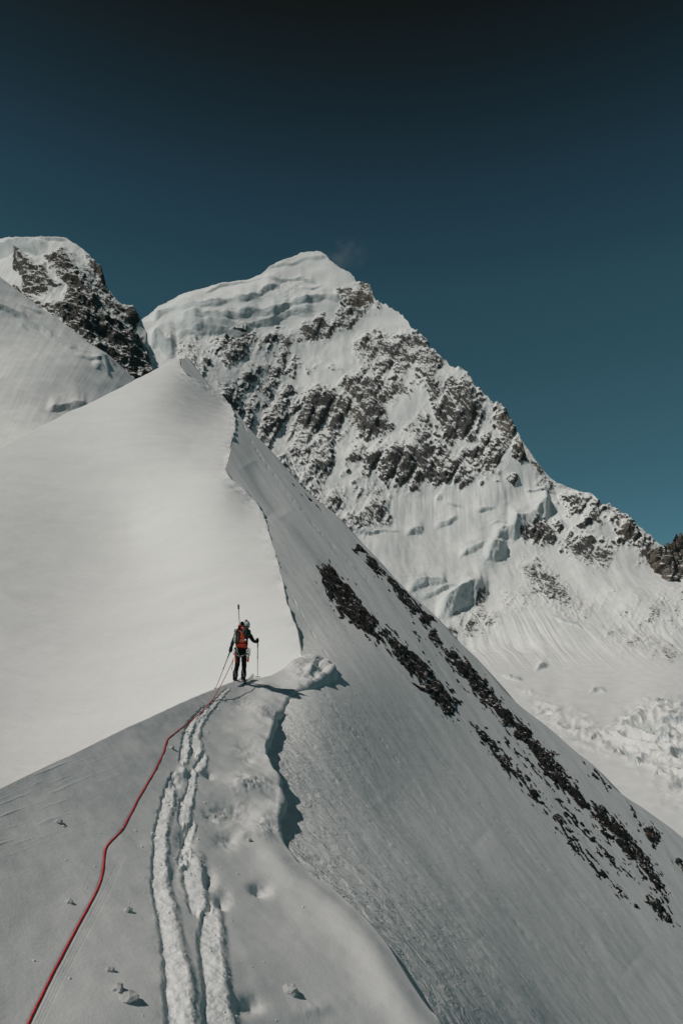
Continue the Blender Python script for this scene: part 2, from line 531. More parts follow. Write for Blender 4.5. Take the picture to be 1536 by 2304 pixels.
# far side of the crest, then the overhanging lip wall
P2 = extend_rows(P, roll_away([0.15, 0.4, 0.9, 1.8, 3.5, 7.0], 0.10))
ep = np.concatenate([np.full(6, py[0, -1]), py[:, -1]])
over = smooth01(1925, 1850, ep) * smooth01(1515, 1600, ep)
E = P2[:, -1].copy()
sc = np.linalg.norm(E, axis=-1) / 12.0
cols = []
for k, (ox, oz) in enumerate(((0.05, -0.05), (0.06, -0.14), (0.02, -0.26), (-0.05, -0.40), (-0.08, -0.55), (-0.02, -0.78), (0.16, -1.10), (0.45, -1.65), (0.9, -2.5))):
    rx, rz = ((0.04, -0.03), (0.07, -0.09), (0.09, -0.17), (0.10, -0.30), (0.09, -0.5), (0.06, -0.8), (0.0, -1.2), (-0.05, -1.7), (-0.1, -2.4))[k]
    Q = E.copy()
    Q[:, 0] += (ox * over + rx * (1 - over)) * np.clip(sc, 0.4, 1.8)
    Q[:, 2] += (oz * over + rz * (1 - over)) * np.clip(sc, 0.4, 1.8)
    wgt = min(1, (k + 1) / 3)
    Q[:, 0] += wgt * over * (0.16 * fbm(Q, 1.7, 3, 101) + 0.08 * fbm(Q, 5, 3, 103))
    cols.append(Q)
P2 = np.concatenate([P2] + [c[:, None] for c in cols], 1)
r2 = np.zeros(P2.shape[:2]); r2[6:, :rough.shape[1]] = rough; r2[:, rough.shape[1]:] = 0.5 * over[:, None]
lit = np.zeros(P2.shape[:2]); lit[6:, :rough.shape[1]] = floor_lit
link('snow_ridge', grid_mesh('snow_ridge', P2, {'rough': r2, 'floor_lit': lit}), M_near, kind='structure')

def on_slab(x, y, lift=0.0):
    k = np.argmin((SLAB_PX - x) ** 2 + (SLAB_PY - y) ** 2)
    i, j = np.unravel_index(k, SLAB_PX.shape)
    p = SLAB_P[i, j].copy(); p[2] += lift
    return p

# ------------------------------------------------------------------ the snow dome beyond
CREST = [(405, 806, 180), (412, 832, 170), (448, 857, 155), (492, 885, 140), (519, 914, 122), (527, 938, 110), (528, 965, 103), (520, 1000, 94), (514, 1030, 87), (508, 1055, 82),
         (515, 1075, 78), (540, 1097, 74), (568, 1122, 70), (585, 1150, 65), (600, 1180, 60), (608, 1215, 55.5), (620, 1245, 51), (628, 1280, 46.5), (636, 1310, 43),
         (642, 1345, 39), (655, 1385, 35), (668, 1420, 31.5), (673, 1445, 29.5), (680, 1478, 27.3), (690, 1500, 26.5)]
CREST = np.array(CREST, float)
FN = np.array((0.57, -0.25, 0.78)); FN = FN / np.linalg.norm(FN)
CREST[:, 2] = np.interp(CREST[:, 1], [806, 1055, 1180, 1310, 1420, 1500], [13.0, 12.5, 11.6, 10.5, 9.1, 8.4]) / -(rays(CREST[:, 0], CREST[:, 1]) @ FN)
DOME = Depth((-0.15, -0.47, 0.87), [tuple(c) for c in CREST[::2]] + [(0, 1005, 92), (200, 905, 128), (-150, 1085, 72), (0, 1400, 42), (0, 1700, 27), (-150, 1920, 19), (300, 1200, 66), (300, 1500, 36), (690, 1520, 26)])
dome_top = [(-150, 1085), (0, 1005), (60, 975), (150, 930), (250, 885), (330, 841), (380, 816), (405, 806)]
dome_bottom = [(-150, 1920), (0, 1850), (200, 1770), (400, 1680), (560, 1600), (640, 1560), (690, 1500)]
us = 1 - (1 - np.linspace(0, 1, 260)) ** 1.5
vs = np.linspace(0, 1, 420)
G = coons(dome_top, dome_bottom, [(-150, 1085), (-150, 1920)], CREST[:, :2], us, vs)
px, py = G[..., 0], G[..., 1]
D = DOME(px, py); P = at(px, py, D); N = normals(P); mpp = D / F
disp = 0.35 * fbm(P, (0.05, 0.05, 0.08), 3, 5) + 0.05 * fbm(P, (0.3, 0.12, 0.3), 3, 7)
dl, al, _ = seg_dist(px, py, CREST[:, :2])
lip = np.exp(-dl / 14.0)
disp += lip * (0.30 * fbm(P, 0.35, 3, 15) + 0.12 * fbm(P, (1.1, 1.1, 1.1), 3, 16)) * np.clip(D / 60, 0.35, 1.4)
# hollow running across to the notch in the crest
dn, _, _ = seg_dist(px, py, [(-150, 1040), (120, 1035), (300, 1040), (430, 1020), (500, 1030)])
disp -= 0.5 * np.exp(-(dn / 26) ** 2) * smooth01(-150, 350, px)
P = P + N * disp[..., None]
# nibbled edge
j = np.arange(P.shape[0])
nib = fbm(np.stack([j * 0.09, j * 0, j * 0], -1), 1.0, 3, 27)
P[:, -6:, 0] += (nib * 0.0022 * np.linalg.norm(P[:, -1], axis=-1))[:, None] * np.linspace(0, 1, 6)[None]
E = P[:, -1].copy(); sc = np.linalg.norm(E, axis=-1) / 60.0
P = extend_rows(P, roll_away([1, 3, 7, 15, 40], 0.12))
E = P[:, -1].copy(); sc = np.clip(np.linalg.norm(E, axis=-1) / 60.0, 0.3, 2)
cols = []
for k, (ox, oz) in enumerate(((0.16, -0.14), (0.14, -0.4), (-0.05, -0.8), (-0.3, -1.4), (-0.6, -2.6))):
    Q = E.copy(); Q[:, 0] += ox * sc; Q[:, 2] += oz * sc
    Q[:, 0] += 0.14 * sc * fbm(Q, 0.9, 3, 31)
    cols.append(Q)
P = np.concatenate([P] + [c[:, None] for c in cols], 1)
link('snow_dome', grid_mesh('snow_dome', P), M_dome, kind='structure')

# ------------------------------------------------------------------ the steep face to the right
SR = resample(slab_right[1:], 24)
gap = 1.004 + 0.058 * smooth01(1560, 1640, SR[:, 1]) * smooth01(1900, 1840, SR[:, 1])
FACE_L = [(x + 0.5, y + 2, d * 1.004) for x, y, d in CREST[:-1]] + [(x - 9, y + 3, d) for x, y, d in zip(SR[:, 0], SR[:, 1], SLAB(SR[:, 0], SR[:, 1]) * gap)]
FACE_R = [(422, 804, 192), (450, 842, 174), (475, 871, 158), (503, 899, 141), (531, 930, 124), (556, 960, 124), (600, 1005, 130), (640, 1050, 135), (680, 1095, 140), (720, 1130, 145),
          (760, 1163, 148), (800, 1208, 148), (840, 1250, 145), (870, 1283, 140), (900, 1313, 136), (940, 1350, 130), (980, 1388, 124), (1020, 1433, 118), (1060, 1470, 116), (1100, 1515, 114),
          (1140, 1562, 113), (1190, 1604, 114), (1240, 1643, 116), (1290, 1688, 118), (1340, 1728, 120), (1380, 1774, 120), (1440, 1815, 122), (1500, 1858, 125), (1536, 1888, 128), (1600, 1948, 130), (1700, 2030, 135)]
def face_far(x, y, c): return (x, y, c / -(rays(x, y) @ FN))
FACE_R = [face_far(x, y, c) for (x, y, _), c in zip(FACE_R, np.interp([f[1] for f in FACE_R], [804, 930, 1100, 1433, 1700, 2030], [13.2, 13.2, 13.2, 12.0, 10.6, 9.2]))]
FACE = Depth(FN, FACE_L[:24:2] + FACE_L[24:] + FACE_R[::3] + [face_far(1700, 2460, 6.2), face_far(1300, 2460, 4.8), face_far(1250, 2050, 6.9), face_far(900, 1800, 6.7)])
us = np.linspace(0, 1, 430) ** 1.35
vs = np.linspace(0, 1, 640)
G = coons([FACE_L[0][:2], FACE_R[0][:2]], [FACE_L[-1][:2], (1450, 2460), (1700, 2400), (1700, 2030)], [f[:2] for f in FACE_L], [f[:2] for f in FACE_R], us, vs)
px, py = G[..., 0], G[..., 1]
D = FACE(px, py); P = at(px, py, D); N = normals(P); mpp = D / F
def face_disp(px, py, mpp):
    fall = np.stack([px * 0.8 - py * 0.6, (px * 0.6 + py * 0.8), px * 0], -1)         # across / along the fall line in the picture
    disp = mpp * (2.2 * fbm(fall * np.array([0.02, 0.003, 0]), 1.0, 3, 7) + 1.0 * fbm(fall * np.array([0.07, 0.008, 0]), 1.0, 3, 8))
    # drifts: long soft swellings
    for poly, w, h in (([(600, 1160), (650, 1215), (700, 1270), (740, 1330)], 26, 8), ([(1075, 1880), (1150, 1950), (1250, 2030), (1340, 2090), (1430, 2170)], 36, 9),
                       ([(1060, 2120), (1130, 2200), (1200, 2300), (1260, 2400)], 36, 7), ([(860, 1790), (960, 1900), (1060, 2020)], 30, -5), ([(560, 1040), (590, 1090), (640, 1160)], 22, -6)):
        d_, al, sd_ = seg_dist(px, py, poly)
        disp += mpp * h * np.exp(-(d_ / w) ** 2) * np.sin(np.pi * np.clip(al, 0.02, 0.98)) ** 0.5
    # thin runnels left by sluffs
    for poly in ([(545, 950), (575, 1010), (640, 1100), (720, 1200), (830, 1310)], [(840, 1640), (930, 1760), (1020, 1880), (1110, 2010), (1210, 2140)], [(740, 1740), (860, 1880), (960, 2000), (1060, 2130)], [(980, 1700), (1100, 1830), (1230, 1960), (1360, 2060)],
                 [(1290, 2100), (1350, 2190), (1420, 2290)], [(720, 1550), (800, 1650), (850, 1720)], [(650, 1330), (700, 1420), (770, 1530)]):
        d_, al, _ = seg_dist(px + 3 * fbm(fall * np.array([0, 0.02, 0]), 1.0, 2, 13), py, poly)
        broken = smooth01(-0.1, 0.25, fbm(fall * np.array([0, 0.045, 0]), 1.0, 3, 14))
        disp -= mpp * 1.3 * np.exp(-(d_ / 1.6) ** 2) * broken
    return disp

disp = face_disp(px, py, mpp)
ripple = np.exp(-np.clip(px - (np.interp(py, [f[1] for f in FACE_L], [f[0] for f in FACE_L])), 0, None) / 130.0) * smooth01(1520, 1640, py) + 0.06
P = P + N * disp[..., None]
FACE_P, FACE_N, FACE_PX, FACE_PY = P.copy(), N, px, py
E = P[:, -1]
cols = []
for k in (2, 6, 14, 35, 80, 160):
    Q = E.copy(); r = E / np.linalg.norm(E, axis=-1, keepdims=True)
    Q += r * k; Q[:, 2] -= 0.22 * k + 0.006 * k * k; Q[:, 0] += 0.25 * k
    cols.append(Q)
P = np.concatenate([P] + [c[:, None] for c in cols], 1)
rp = np.zeros(P.shape[:2]); rp[:, :ripple.shape[1]] = ripple
link('snow_face', grid_mesh('snow_face', P, {'ripple': rp}), M_face, kind='structure')

# ------------------------------------------------------------------ mountains
def blob_field(px, py, polys, soft=14.0, warp=None):
    out = np.zeros(px.shape)
    x, y = (px, py) if warp is None else (px + warp[0], py + warp[1])
    for w, poly in polys:
        p = np.array(poly, float)
        m = (x > p[:, 0].min() - 40) & (x < p[:, 0].max() + 40) & (y > p[:, 1].min() - 40) & (y < p[:, 1].max() + 40)
        if not m.any(): continue
        s = sdist(x[m], y[m], poly)
        out[m] = np.maximum(out[m], w * smooth01(-soft, soft, s))
    return out

def cliffs(px, py, lines, metres, warp):
    """ice cliffs: the snow above stands proud along a line, then breaks off; returns displacement and an ice mask"""
    disp = np.zeros(px.shape); ice = np.zeros(px.shape)
    for h, gain, poly in lines:
        p = np.array(poly, float)
        if p[0, 0] > p[-1, 0]: p = p[::-1]
        x0, x1 = p[0, 0], p[-1, 0]
        yc = np.interp(px, p[:, 0], p[:, 1]) + warp
        fade = smooth01(x0 - 4, x0 + 14, px) * smooth01(x1 + 4, x1 - 14, px)
        h_ = h * (0.7 + 0.5 * np.clip(0.5 + 1.2 * fbm(np.stack([px * 0.022 + h, px * 0, px * 0], -1), 1.0, 2, 5), 0, 1.2))
        up = yc - py
        f = np.where(up > 0, np.exp(-np.clip(up, 0, 400) / np.minimum(1.5 * h_, 20.0)), 1 - np.clip(-up / h_, 0, 1) ** 1.5)
        fade = fade * (0.5 + 0.55 * smooth01(-0.35, 0.35, fbm(np.stack([px * 0.016 + 3.7 * h, py * 0.01, px * 0], -1), 1.0, 3, 61)))
        disp += fade * f * h_ * metres * gain
        ice = np.maximum(ice, fade * smooth01(-2, 2, -up) * (1 - smooth01(0.8, 1.15, -up / h_)))
    return disp, ice

# --- main peak
SKY_MAIN = [(250, 765), (290, 735), (312, 712), (350, 690), (400, 672), (450, 650), (500, 632), (530, 624), (560, 622), (585, 613), (600, 602), (612, 595), (650, 580), (675, 570), (690, 567), (722, 566), (735, 574), (742, 583),
            (760, 594), (790, 610), (800, 624), (815, 632), (830, 635), (836, 655), (845, 676), (858, 682), (880, 695), (897, 705), (912, 722), (930, 745), (945, 758), (960, 770), (985, 792), (1003, 806), (1015, 820), (1032, 822),
            (1050, 836), (1058, 855), (1068, 868), (1085, 880), (1110, 900), (1120, 898), (1140, 915), (1150, 935), (1160, 948), (1170, 970), (1177, 1000), (1183, 1026), (1205, 1056), (1235, 1085), (1250, 1092), (1270, 1095), (1292, 1103),
            (1330, 1110), (1342, 1125), (1352, 1138), (1366, 1136), (1380, 1150), (1400, 1160), (1420, 1172), (1440, 1190), (1455, 1205), (1475, 1228), (1500, 1250), (1540, 1270), (1640, 1300)]
LOW_MAIN = [(250, 890), (405, 850), (450, 900), (560, 1010), (680, 1140), (760, 1215), (840, 1300), (940, 1400), (1020, 1480), (1100, 1565), (1190, 1655), (1290, 1740), (1380, 1820), (1536, 1945), (1640, 2010)]
MAIN = Depth((0.0, -0.72, 0.69), [(250, 765, 2500), (310, 712, 2900), (500, 632, 3050), (722, 566, 3200), (900, 705, 2900), (1050, 836, 2600), (1177, 1000, 2350), (1250, 1092, 2300), (1330, 1110, 2250), (1475, 1228, 2150), (1640, 1300, 2050),
             (400, 850, 2250), (560, 1000, 2250), (780, 1180, 2050), (900, 1300, 1900), (1050, 1440, 1700), (1200, 1450, 1680), (1400, 1440, 1680), (1640, 1440, 1650),
             (1100, 1520, 1420), (1250, 1540, 1380), (1400, 1540, 1380), (1640, 1540, 1380), (1250, 1640, 1010), (1450, 1640, 1010), (1640, 1640, 1000), (1350, 1740, 790), (1536, 1740, 780), (1536, 1850, 620), (1640, 1960, 520),
             (800, 850, 2650), (1000, 1000, 2380), (650, 760, 2800)])
xs = np.linspace(250, 1640, 690)
jit = fbm(np.stack([xs * 0.11, xs * 0, xs * 0], -1), 1.0, 3, 3) * np.where((xs > 795) & (xs < 1180), 9, np.where(xs > 1330, 7, 2.0))
px, py = col_grid(xs, SKY_MAIN, LOW_MAIN, 470, 1.0, jit)
D = MAIN(px, py); P = at(px, py, D); N = normals(P); mpp = D / F
w1 = fbm(np.stack([px * 0.03, py * 0.03, px * 0], -1), 1.0, 4, 11) * 22
w2 = fbm(np.stack([px * 0.03, py * 0.03, px * 0 + 9], -1), 1.0, 4, 12) * 22
ROCK_MAIN = [
    (0.95, [(768, 660), (800, 641), (822, 630), (838, 650), (848, 682), (815, 692), (785, 690), (770, 678)]),
    (0.5, [(636, 640), (665, 634), (668, 655), (640, 658)]),
    (0.9, [(478, 765), (500, 755), (560, 753), (557, 792), (540, 802), (520, 812), (500, 802), (485, 785)]),
    (0.6, [(398, 768), (440, 758), (448, 790), (470, 835), (478, 852), (452, 852), (425, 822), (404, 792)]),
    (0.5, [(550, 752), (620, 745), (655, 755), (660, 785), (640, 800), (600, 780), (560, 785)]),
    (0.52, [(672, 748), (720, 725), (765, 722), (762, 752), (735, 765), (700, 775), (676, 772)]),
    (0.5, [(765, 705), (805, 698), (808, 715), (790, 730), (768, 728)]),
    (0.7, [(803, 775), (840, 758), (880, 764), (930, 755), (965, 772), (1003, 808), (1045, 835), (1040, 852), (1000, 850), (960, 835), (900, 845), (860, 842), (830, 845), (815, 815)]),
    (0.5, [(605, 800), (650, 780), (668, 810), (660, 845), (630, 850), (608, 830)]),
    (0.95, [(650, 900), (690, 880), (735, 885), (772, 900), (775, 950), (755, 985), (720, 985), (690, 970), (660, 960)]),
    (0.85, [(765, 870), (800, 848), (850, 850), (868, 885), (862, 930), (874, 965), (850, 985), (810, 975), (785, 960), (772, 920)]),
    (0.7, [(484, 868), (520, 872), (560, 925), (610, 970), (640, 1040), (690, 1110), (670, 1130), (600, 1040), (540, 965), (495, 905)]),
    (0.52, [(530, 850), (570, 835), (625, 850), (630, 890), (590, 900), (550, 885)]),
    (0.7, [(565, 895), (640, 890), (690, 965), (740, 985), (750, 1060), (730, 1090), (690, 1060), (640, 1010), (600, 960)]),
    (0.6, [(690, 1085), (735, 1075), (770, 1120), (780, 1175), (750, 1165), (715, 1135)]),
    (0.72, [(762, 1120), (800, 1098), (850, 1105), (872, 1135), (870, 1160), (820, 1176), (785, 1176)]),
    (0.5, [(862, 872), (905, 862), (912, 890), (890, 908), (866, 902)]),
    (0.8, [(972, 885), (1010, 860), (1050, 870), (1080, 900), (1082, 950), (1060, 985), (1030, 998), (1000, 985), (985, 940)]),
    (0.55, [(880, 805), (960, 800), (1020, 850), (1000, 880), (950, 870), (900, 850)]),
    (0.85, [(1108, 902), (1140, 912), (1165, 950), (1180, 1005), (1180, 1030), (1150, 1010), (1130, 965), (1115, 935)]),
    (0.58, [(1056, 1010), (1080, 985), (1120, 965), (1150, 1010), (1140, 1035), (1100, 1055), (1070, 1062)]),
    (0.74, [(800, 1025), (850, 1010), (900, 1000), (960, 1000), (1010, 1005), (1052, 1050), (1045, 1080), (1000, 1082), (960, 1075), (915, 1100), (870, 1075), (820, 1062)]),
    (0.45, [(910, 955), (960, 942), (965, 1000), (920, 1008)]),
    (0.42, [(768, 1000), (840, 990), (850, 1040), (790, 1045)]),
    (0.66, [(1273, 1120), (1330, 1118), (1352, 1140), (1345, 1180), (1300, 1195), (1280, 1160)]),
    (0.8, [(1355, 1142), (1368, 1136), (1386, 1152), (1384, 1168), (1362, 1166)]),
    (0.7, [(1385, 1172), (1410, 1168), (1428, 1190), (1426, 1222), (1400, 1226), (1388, 1205)]),
    (0.8, [(1428, 1222), (1445, 1220), (1460, 1250), (1440, 1254)]),
    (0.7, [(1173, 1205), (1205, 1185), (1250, 1190), (1278, 1205), (1260, 1226), (1210, 1228), (1180, 1225)]),
    (0.56, [(1264, 1232), (1320, 1224), (1376, 1240), (1370, 1275), (1300, 1278)]),
    (0.72, [(1157, 1290), (1200, 1268), (1240, 1300), (1290, 1350), (1316, 1375), (1300, 1390), (1250, 1372), (1200, 1342), (1170, 1315)]),
    (0.58, [(1120, 1335), (1160, 1325), (1200, 1345), (1196, 1372), (1140, 1378)]),
    (0.62, [(1262, 1372), (1310, 1378), (1350, 1345), (1378, 1335), (1370, 1355), (1320, 1390), (1280, 1388)]),
    (0.74, [(1004, 1420), (1040, 1380), (1085, 1360), (1115, 1385), (1112, 1410), (1070, 1425), (1030, 1442)]),
    (0.58, [(1389, 1380), (1430, 1352), (1521, 1360), (1515, 1398), (1440, 1402)]),
    (0.6, [(1355, 1405), (1390, 1404), (1393, 1432), (1365, 1436)]),
    (0.66, [(1389, 1440), (1425, 1430), (1463, 1440), (1455, 1458), (1400, 1462)]),
    (0.66, [(1447, 1460), (1500, 1448), (1600, 1460), (1600, 1495), (1500, 1494), (1460, 1480)]),
    (0.62, [(1522, 1325), (1600, 1320), (1600, 1410), (1530, 1412)]),
]
w3 = fbm(np.stack([px * 0.11, py * 0.11, px * 0], -1), 1.0, 3, 13) * 16
rock = (0.86 + 0.75 * smooth01(1150, 1230, py)) * blob_field(px, py, ROCK_MAIN, 22, (w1 + w3, w2 - w3))
rock = np.maximum(rock, 0.36 * smooth01(0.05, 0.35, fbm(np.stack([px * 0.02 , py * 0.02, px * 0], -1), 1.0, 3, 77)) * smooth01(760, 860, py) * smooth01(1180, 1080, py) * smooth01(480, 600, px))
# snow-filled gullies and ribs: long, leaning down to the left, crossed by finer ones down to the right
g_a = fbm(np.stack([(px * 0.88 + py * 0.47) * 0.030, (py * 0.88 - px * 0.47) * 0.006, px * 0], -1), 1.0, 3, 121)
g_b = fbm(np.stack([(px * 0.8 - py * 0.6) * 0.060, (py * 0.8 + px * 0.6) * 0.010, px * 0], -1), 1.0, 3, 122)
gully = np.maximum(smooth01(0.10, 0.30, g_a), 0.7 * smooth01(0.12, 0.34, g_b)) * smooth01(700, 800, py)
rib = np.maximum(smooth01(0.05, -0.25, g_a), 0.6 * smooth01(0.0, -0.3, g_b))
rock = np.clip(rock * (1 - 0.6 * gully) * (0.86 + 0.24 * rib), 0, 1.15)
brown = blob_field(px, py, [(0.75, [(766, 875), (782, 868), (800, 900), (806, 950), (796, 975), (778, 930)]), (0.9, [(768, 655), (822, 628), (850, 685), (785, 692)]), (0.8, [(1355, 1135), (1390, 1150), (1428, 1215), (1390, 1225)]), (0.7, [(1110, 900), (1180, 1000), (1180, 1030), (1120, 960)])], 12)
cl = [(10, 0.95, [(345, 716), (394, 694), (429, 697), (476, 690), (519, 683), (554, 677), (584, 664)]),
      (14, 1.0, [(410, 726), (476, 720), (534, 711), (573, 704), (632, 698), (691, 682), (730, 674), (768, 670)]),
      (14, 0.95, [(355, 742), (417, 735), (456, 739), (495, 728), (554, 734), (581, 727), (624, 713), (702, 708)]),
      (7, 0.8, [(590, 622), (632, 628), (675, 616), (712, 627)]), (12, 1.0, [(578, 660), (605, 645), (628, 645)]), (7, 0.9, [(672, 640), (700, 648), (725, 636)]),
      (26, 0.6, [(338, 775), (356, 762), (372, 772), (398, 770)]), (5, 0.7, [(600, 600), (650, 588), (690, 575), (735, 574)]), (6, 0.7, [(460, 655), (510, 638), (560, 630), (592, 622)]),
      (12, 0.85, [(400, 752), (440, 748), (500, 742), (560, 748)]),
      (38, 0.95, [(1140, 1188), (1186, 1172), (1206, 1157), (1234, 1136)]), (24, 1.0, [(1100, 1228), (1125, 1210), (1152, 1205)]), (26, 1.0, [(1084, 1262), (1110, 1246), (1136, 1240)]),
      (14, 1.0, [(1030, 1252), (1057, 1240), (1090, 1234)]), (28, 1.0, [(985, 1366), (1020, 1350), (1045, 1338), (1094, 1330)]), (11, 0.9, [(915, 1182), (935, 1176), (955, 1180)]), (13, 0.9, [(980, 1178), (1005, 1170), (1030, 1162)]),
      (14, 0.8, [(920, 1312), (960, 1302), (1002, 1308)]), (8, 0.9, [(950, 1332), (990, 1326), (1020, 1330)]), (7, 0.9, [(1064, 1150), (1090, 1144), (1110, 1146)]), (5, 0.9, [(1180, 1107), (1215, 1106), (1250, 1112)]),
      (7, 0.9, [(1096, 1192), (1118, 1186), (1138, 1190)]), (5, 0.9, [(1000, 1126), (1025, 1130), (1040, 1140)]), (4, 0.9, [(1235, 1396), (1270, 1404), (1308, 1418)]), (9, 0.8, [(1204, 1504), (1218, 1498), (1232, 1494)]),
      (7, 0.8, [(1325, 1556), (1345, 1549), (1362, 1553)]), (5, 0.8, [(790, 1180), (840, 1186), (900, 1186)]),
      (4.8, 0.75, [(1464, 1592), (1485, 1584), (1506, 1582)]), (5.6, 0.75, [(1448, 1632), (1490, 1624), (1540, 1628)]), (6.4, 0.75, [(1456, 1653), (1480, 1645), (1510, 1646)]), (6.4, 0.75, [(1466, 1678), (1490, 1668), (1514, 1672)]),
      (4.8, 0.75, [(1418, 1722), (1432, 1713), (1448, 1710)]), (5.6, 0.75, [(1466, 1746), (1480, 1738), (1498, 1742)]), (4.0, 0.75, [(1130, 1520), (1150, 1523), (1175, 1532)]), (4.0, 0.75, [(1204, 1602), (1222, 1600), (1242, 1606)]),
      (4.0, 0.75, [(1280, 1649), (1296, 1641), (1312, 1642)]), (4.8, 0.75, [(1322, 1667), (1338, 1658), (1354, 1659)]), (4.8, 0.75, [(1374, 1698), (1388, 1690), (1402, 1691)]), (4.0, 0.75, [(1394, 1612), (1420, 1606), (1444, 1610)]), (4.8, 0.75, [(1500, 1604), (1525, 1600), (1560, 1606)]), (6.4, 0.75, [(1500, 1706), (1525, 1698), (1560, 1704)])]
warp_c = fbm(np.stack([px * 0.016, py * 0.012, px * 0], -1), 1.0, 4, 44, 0.42) * 15
cd, ice = cliffs(px, py, cl, mpp, warp_c)
rock = rock * (1 - 0.9 * ice)
# seracs between the cliff bands
ser = blob_field(px, py, [(1, [(320, 735), (380, 690), (560, 665), (640, 640), (640, 670), (720, 690), (720, 715), (560, 750), (400, 765)]), (1, [(1030, 1240), (1090, 1180), (1240, 1120), (1250, 1150), (1150, 1230), (1110, 1300), (1080, 1300)]), (0.8, [(900, 1290), (1010, 1290), (1100, 1320), (1090, 1360), (980, 1370), (930, 1340)])], 12, (w1, w2))
lowf = smooth01(1500, 1440, py)
disp = 55 * fbm(P, 0.0022, 3, 1) * lowf
rid = fbm(P, (0.008, 0.006, 0.006), 5, 2, 0.55, True)
rid2 = fbm(np.stack([P[..., 0] * 0.8 + P[..., 2] * 0.6, P[..., 1], P[..., 2] * 0.8 - P[..., 0] * 0.6], -1), (0.030, 0.012, 0.012), 4, 9, 0.6, True)
disp += lowf * smooth01(0.05, 0.4, rock) * (5 * rib - 6 * gully) * smooth01(1260, 1180, py)
disp += rock * (3 + 20 * rid + 13 * rid2) * lowf * (1 - 0.75 * smooth01(1190, 1260, py))
disp += lowf * (1 - rock) * 4 * smooth01(700, 790, py) * fbm(P, (0.02, 0.006, 0.006), 3, 4)
flut = smooth01(1040, 1090, py) * smooth01(1200, 1130, py) * smooth01(780, 850, px) + 1.3 * smooth01(1370, 1420, py) * smooth01(1530, 1450, py) + 0.35 * lowf
disp += (1 - rock) * (1 - ser) * smooth01(700, 780, py) * flut * 2.0 * fbm(np.stack([P[..., 0] - 0.12 * P[..., 2], P[..., 2] * 0.08, P[..., 1] * 0], -1), 0.055, 3, 6, 0.6)
disp += ser * 4 * fbm(P, (0.012, 0.016, 0.035), 4, 23, 0.55, True)
disp += cd + ice * (3 + 6 * smooth01(1000, 1100, py)) * fbm(P, 0.03, 4, 47, 0.6, True)
# broken glacier on the valley floor
gl = blob_field(px, py, [(1, [(1440, 1590), (1700, 1560), (1700, 1800), (1540, 1790), (1480, 1730), (1380, 1690), (1360, 1650)]), (0.55, [(1180, 1560), (1250, 1590), (1360, 1640), (1390, 1700), (1300, 1670), (1220, 1610)]), (0.35, [(1440, 1720), (1640, 1760), (1640, 1860), (1500, 1800)])], 26, (w1 * 1.4, w2))
cr = fbm(np.stack([px * 0.014, py * 0.034, px * 0], -1), 1.0, 3, 19, 0.5, True)
disp += smooth01(1500, 1560, py) * mpp * (gl * 30 * (cr - 0.35) + 5 * fbm(np.stack([px * 0.008, py * 0.02, px * 0], -1), 1.0, 3, 29))
ice = np.maximum(ice * 0.9, 0.75 * gl * smooth01(0.3, 0.0, cr))
ice = np.maximum(ice, 0.30 * ser)
P = P + N * disp[..., None]
P = extend_rows(P, roll_away([15, 50, 120, 300], 0.35))
pad = lambda a: np.concatenate([np.repeat(a[:1], 4, 0), a])
link('main_peak', grid_mesh('main_peak', P, {'rock': pad(rock), 'ice': pad(ice), 'brown': pad(brown)}), M_main, kind='structure')

# --- snow shoulder behind the main peak's right-hand cliff
xs = np.linspace(1140, 1300, 120)
px, py = col_grid(xs, [(1140, 985), (1172, 992), (1190, 1012), (1212, 1045), (1235, 1072), (1252, 1085), (1275, 1093), (1300, 1105)], [(1140, 1080), (1300, 1180)], 60)
D = 2750 - (py - 980) * 1.0; P = at(px, py, D); N = normals(P)
rk = blob_field(px, py, [(0.6, [(1195, 1035), (1210, 1045), (1240, 1085), (1250, 1100), (1225, 1090)])], 8)
P = P + N * (20 * fbm(P, 0.008, 4, 3))[..., None]
P = extend_rows(P, roll_away([15, 50, 150], 0.35))
pad = lambda a: np.concatenate([np.repeat(a[:1], 3, 0), a])
link('back_shoulder', grid_mesh('back_shoulder', P, {'rock': pad(rk), 'ice': pad(rk * 0), 'brown': pad(rk * 0)}), M_main, kind='structure')

# --- brown rock ridge at the far right, and the snow crest before it
xs = np.linspace(1452, 1700, 200)
jit = fbm(np.stack([xs * 0.16, xs * 0, xs * 0], -1), 1.0, 4, 8, 0.6) * 16
px, py = col_grid(xs, [(1452, 1246), (1465, 1238), (1482, 1230), (1500, 1222), (1512, 1206), (1520, 1203), (1530, 1214), (1545, 1205), (1700, 1170)], [(1452, 1258), (1470, 1275), (1500, 1308), (1536, 1312), (1700, 1330)], 110, 1.0, jit)
v_ = np.linspace(0, 1, 110)[:, None] * np.ones_like(px)
D = MAIN(px, np.maximum(py, 1240)) - 70 + 90 * v_ ** 2; P = at(px, py, D); N = normals(P)
rk = 1.05 * (1 - 0.35 * v_ ** 3); br = np.full(px.shape, 0.85)
P = P + N * (26 * smooth01(1452, 1475, px) * fbm(P, (0.03, 0.03, 0.010), 5, 13, 0.55, True))[..., None]
P = extend_rows(P, roll_away([15, 50, 150], 0.35))
link('rock_ridge', grid_mesh('rock_ridge', P, {'rock': pad(rk), 'ice': pad(rk * 0), 'brown': pad(br)}), M_main, kind='structure')

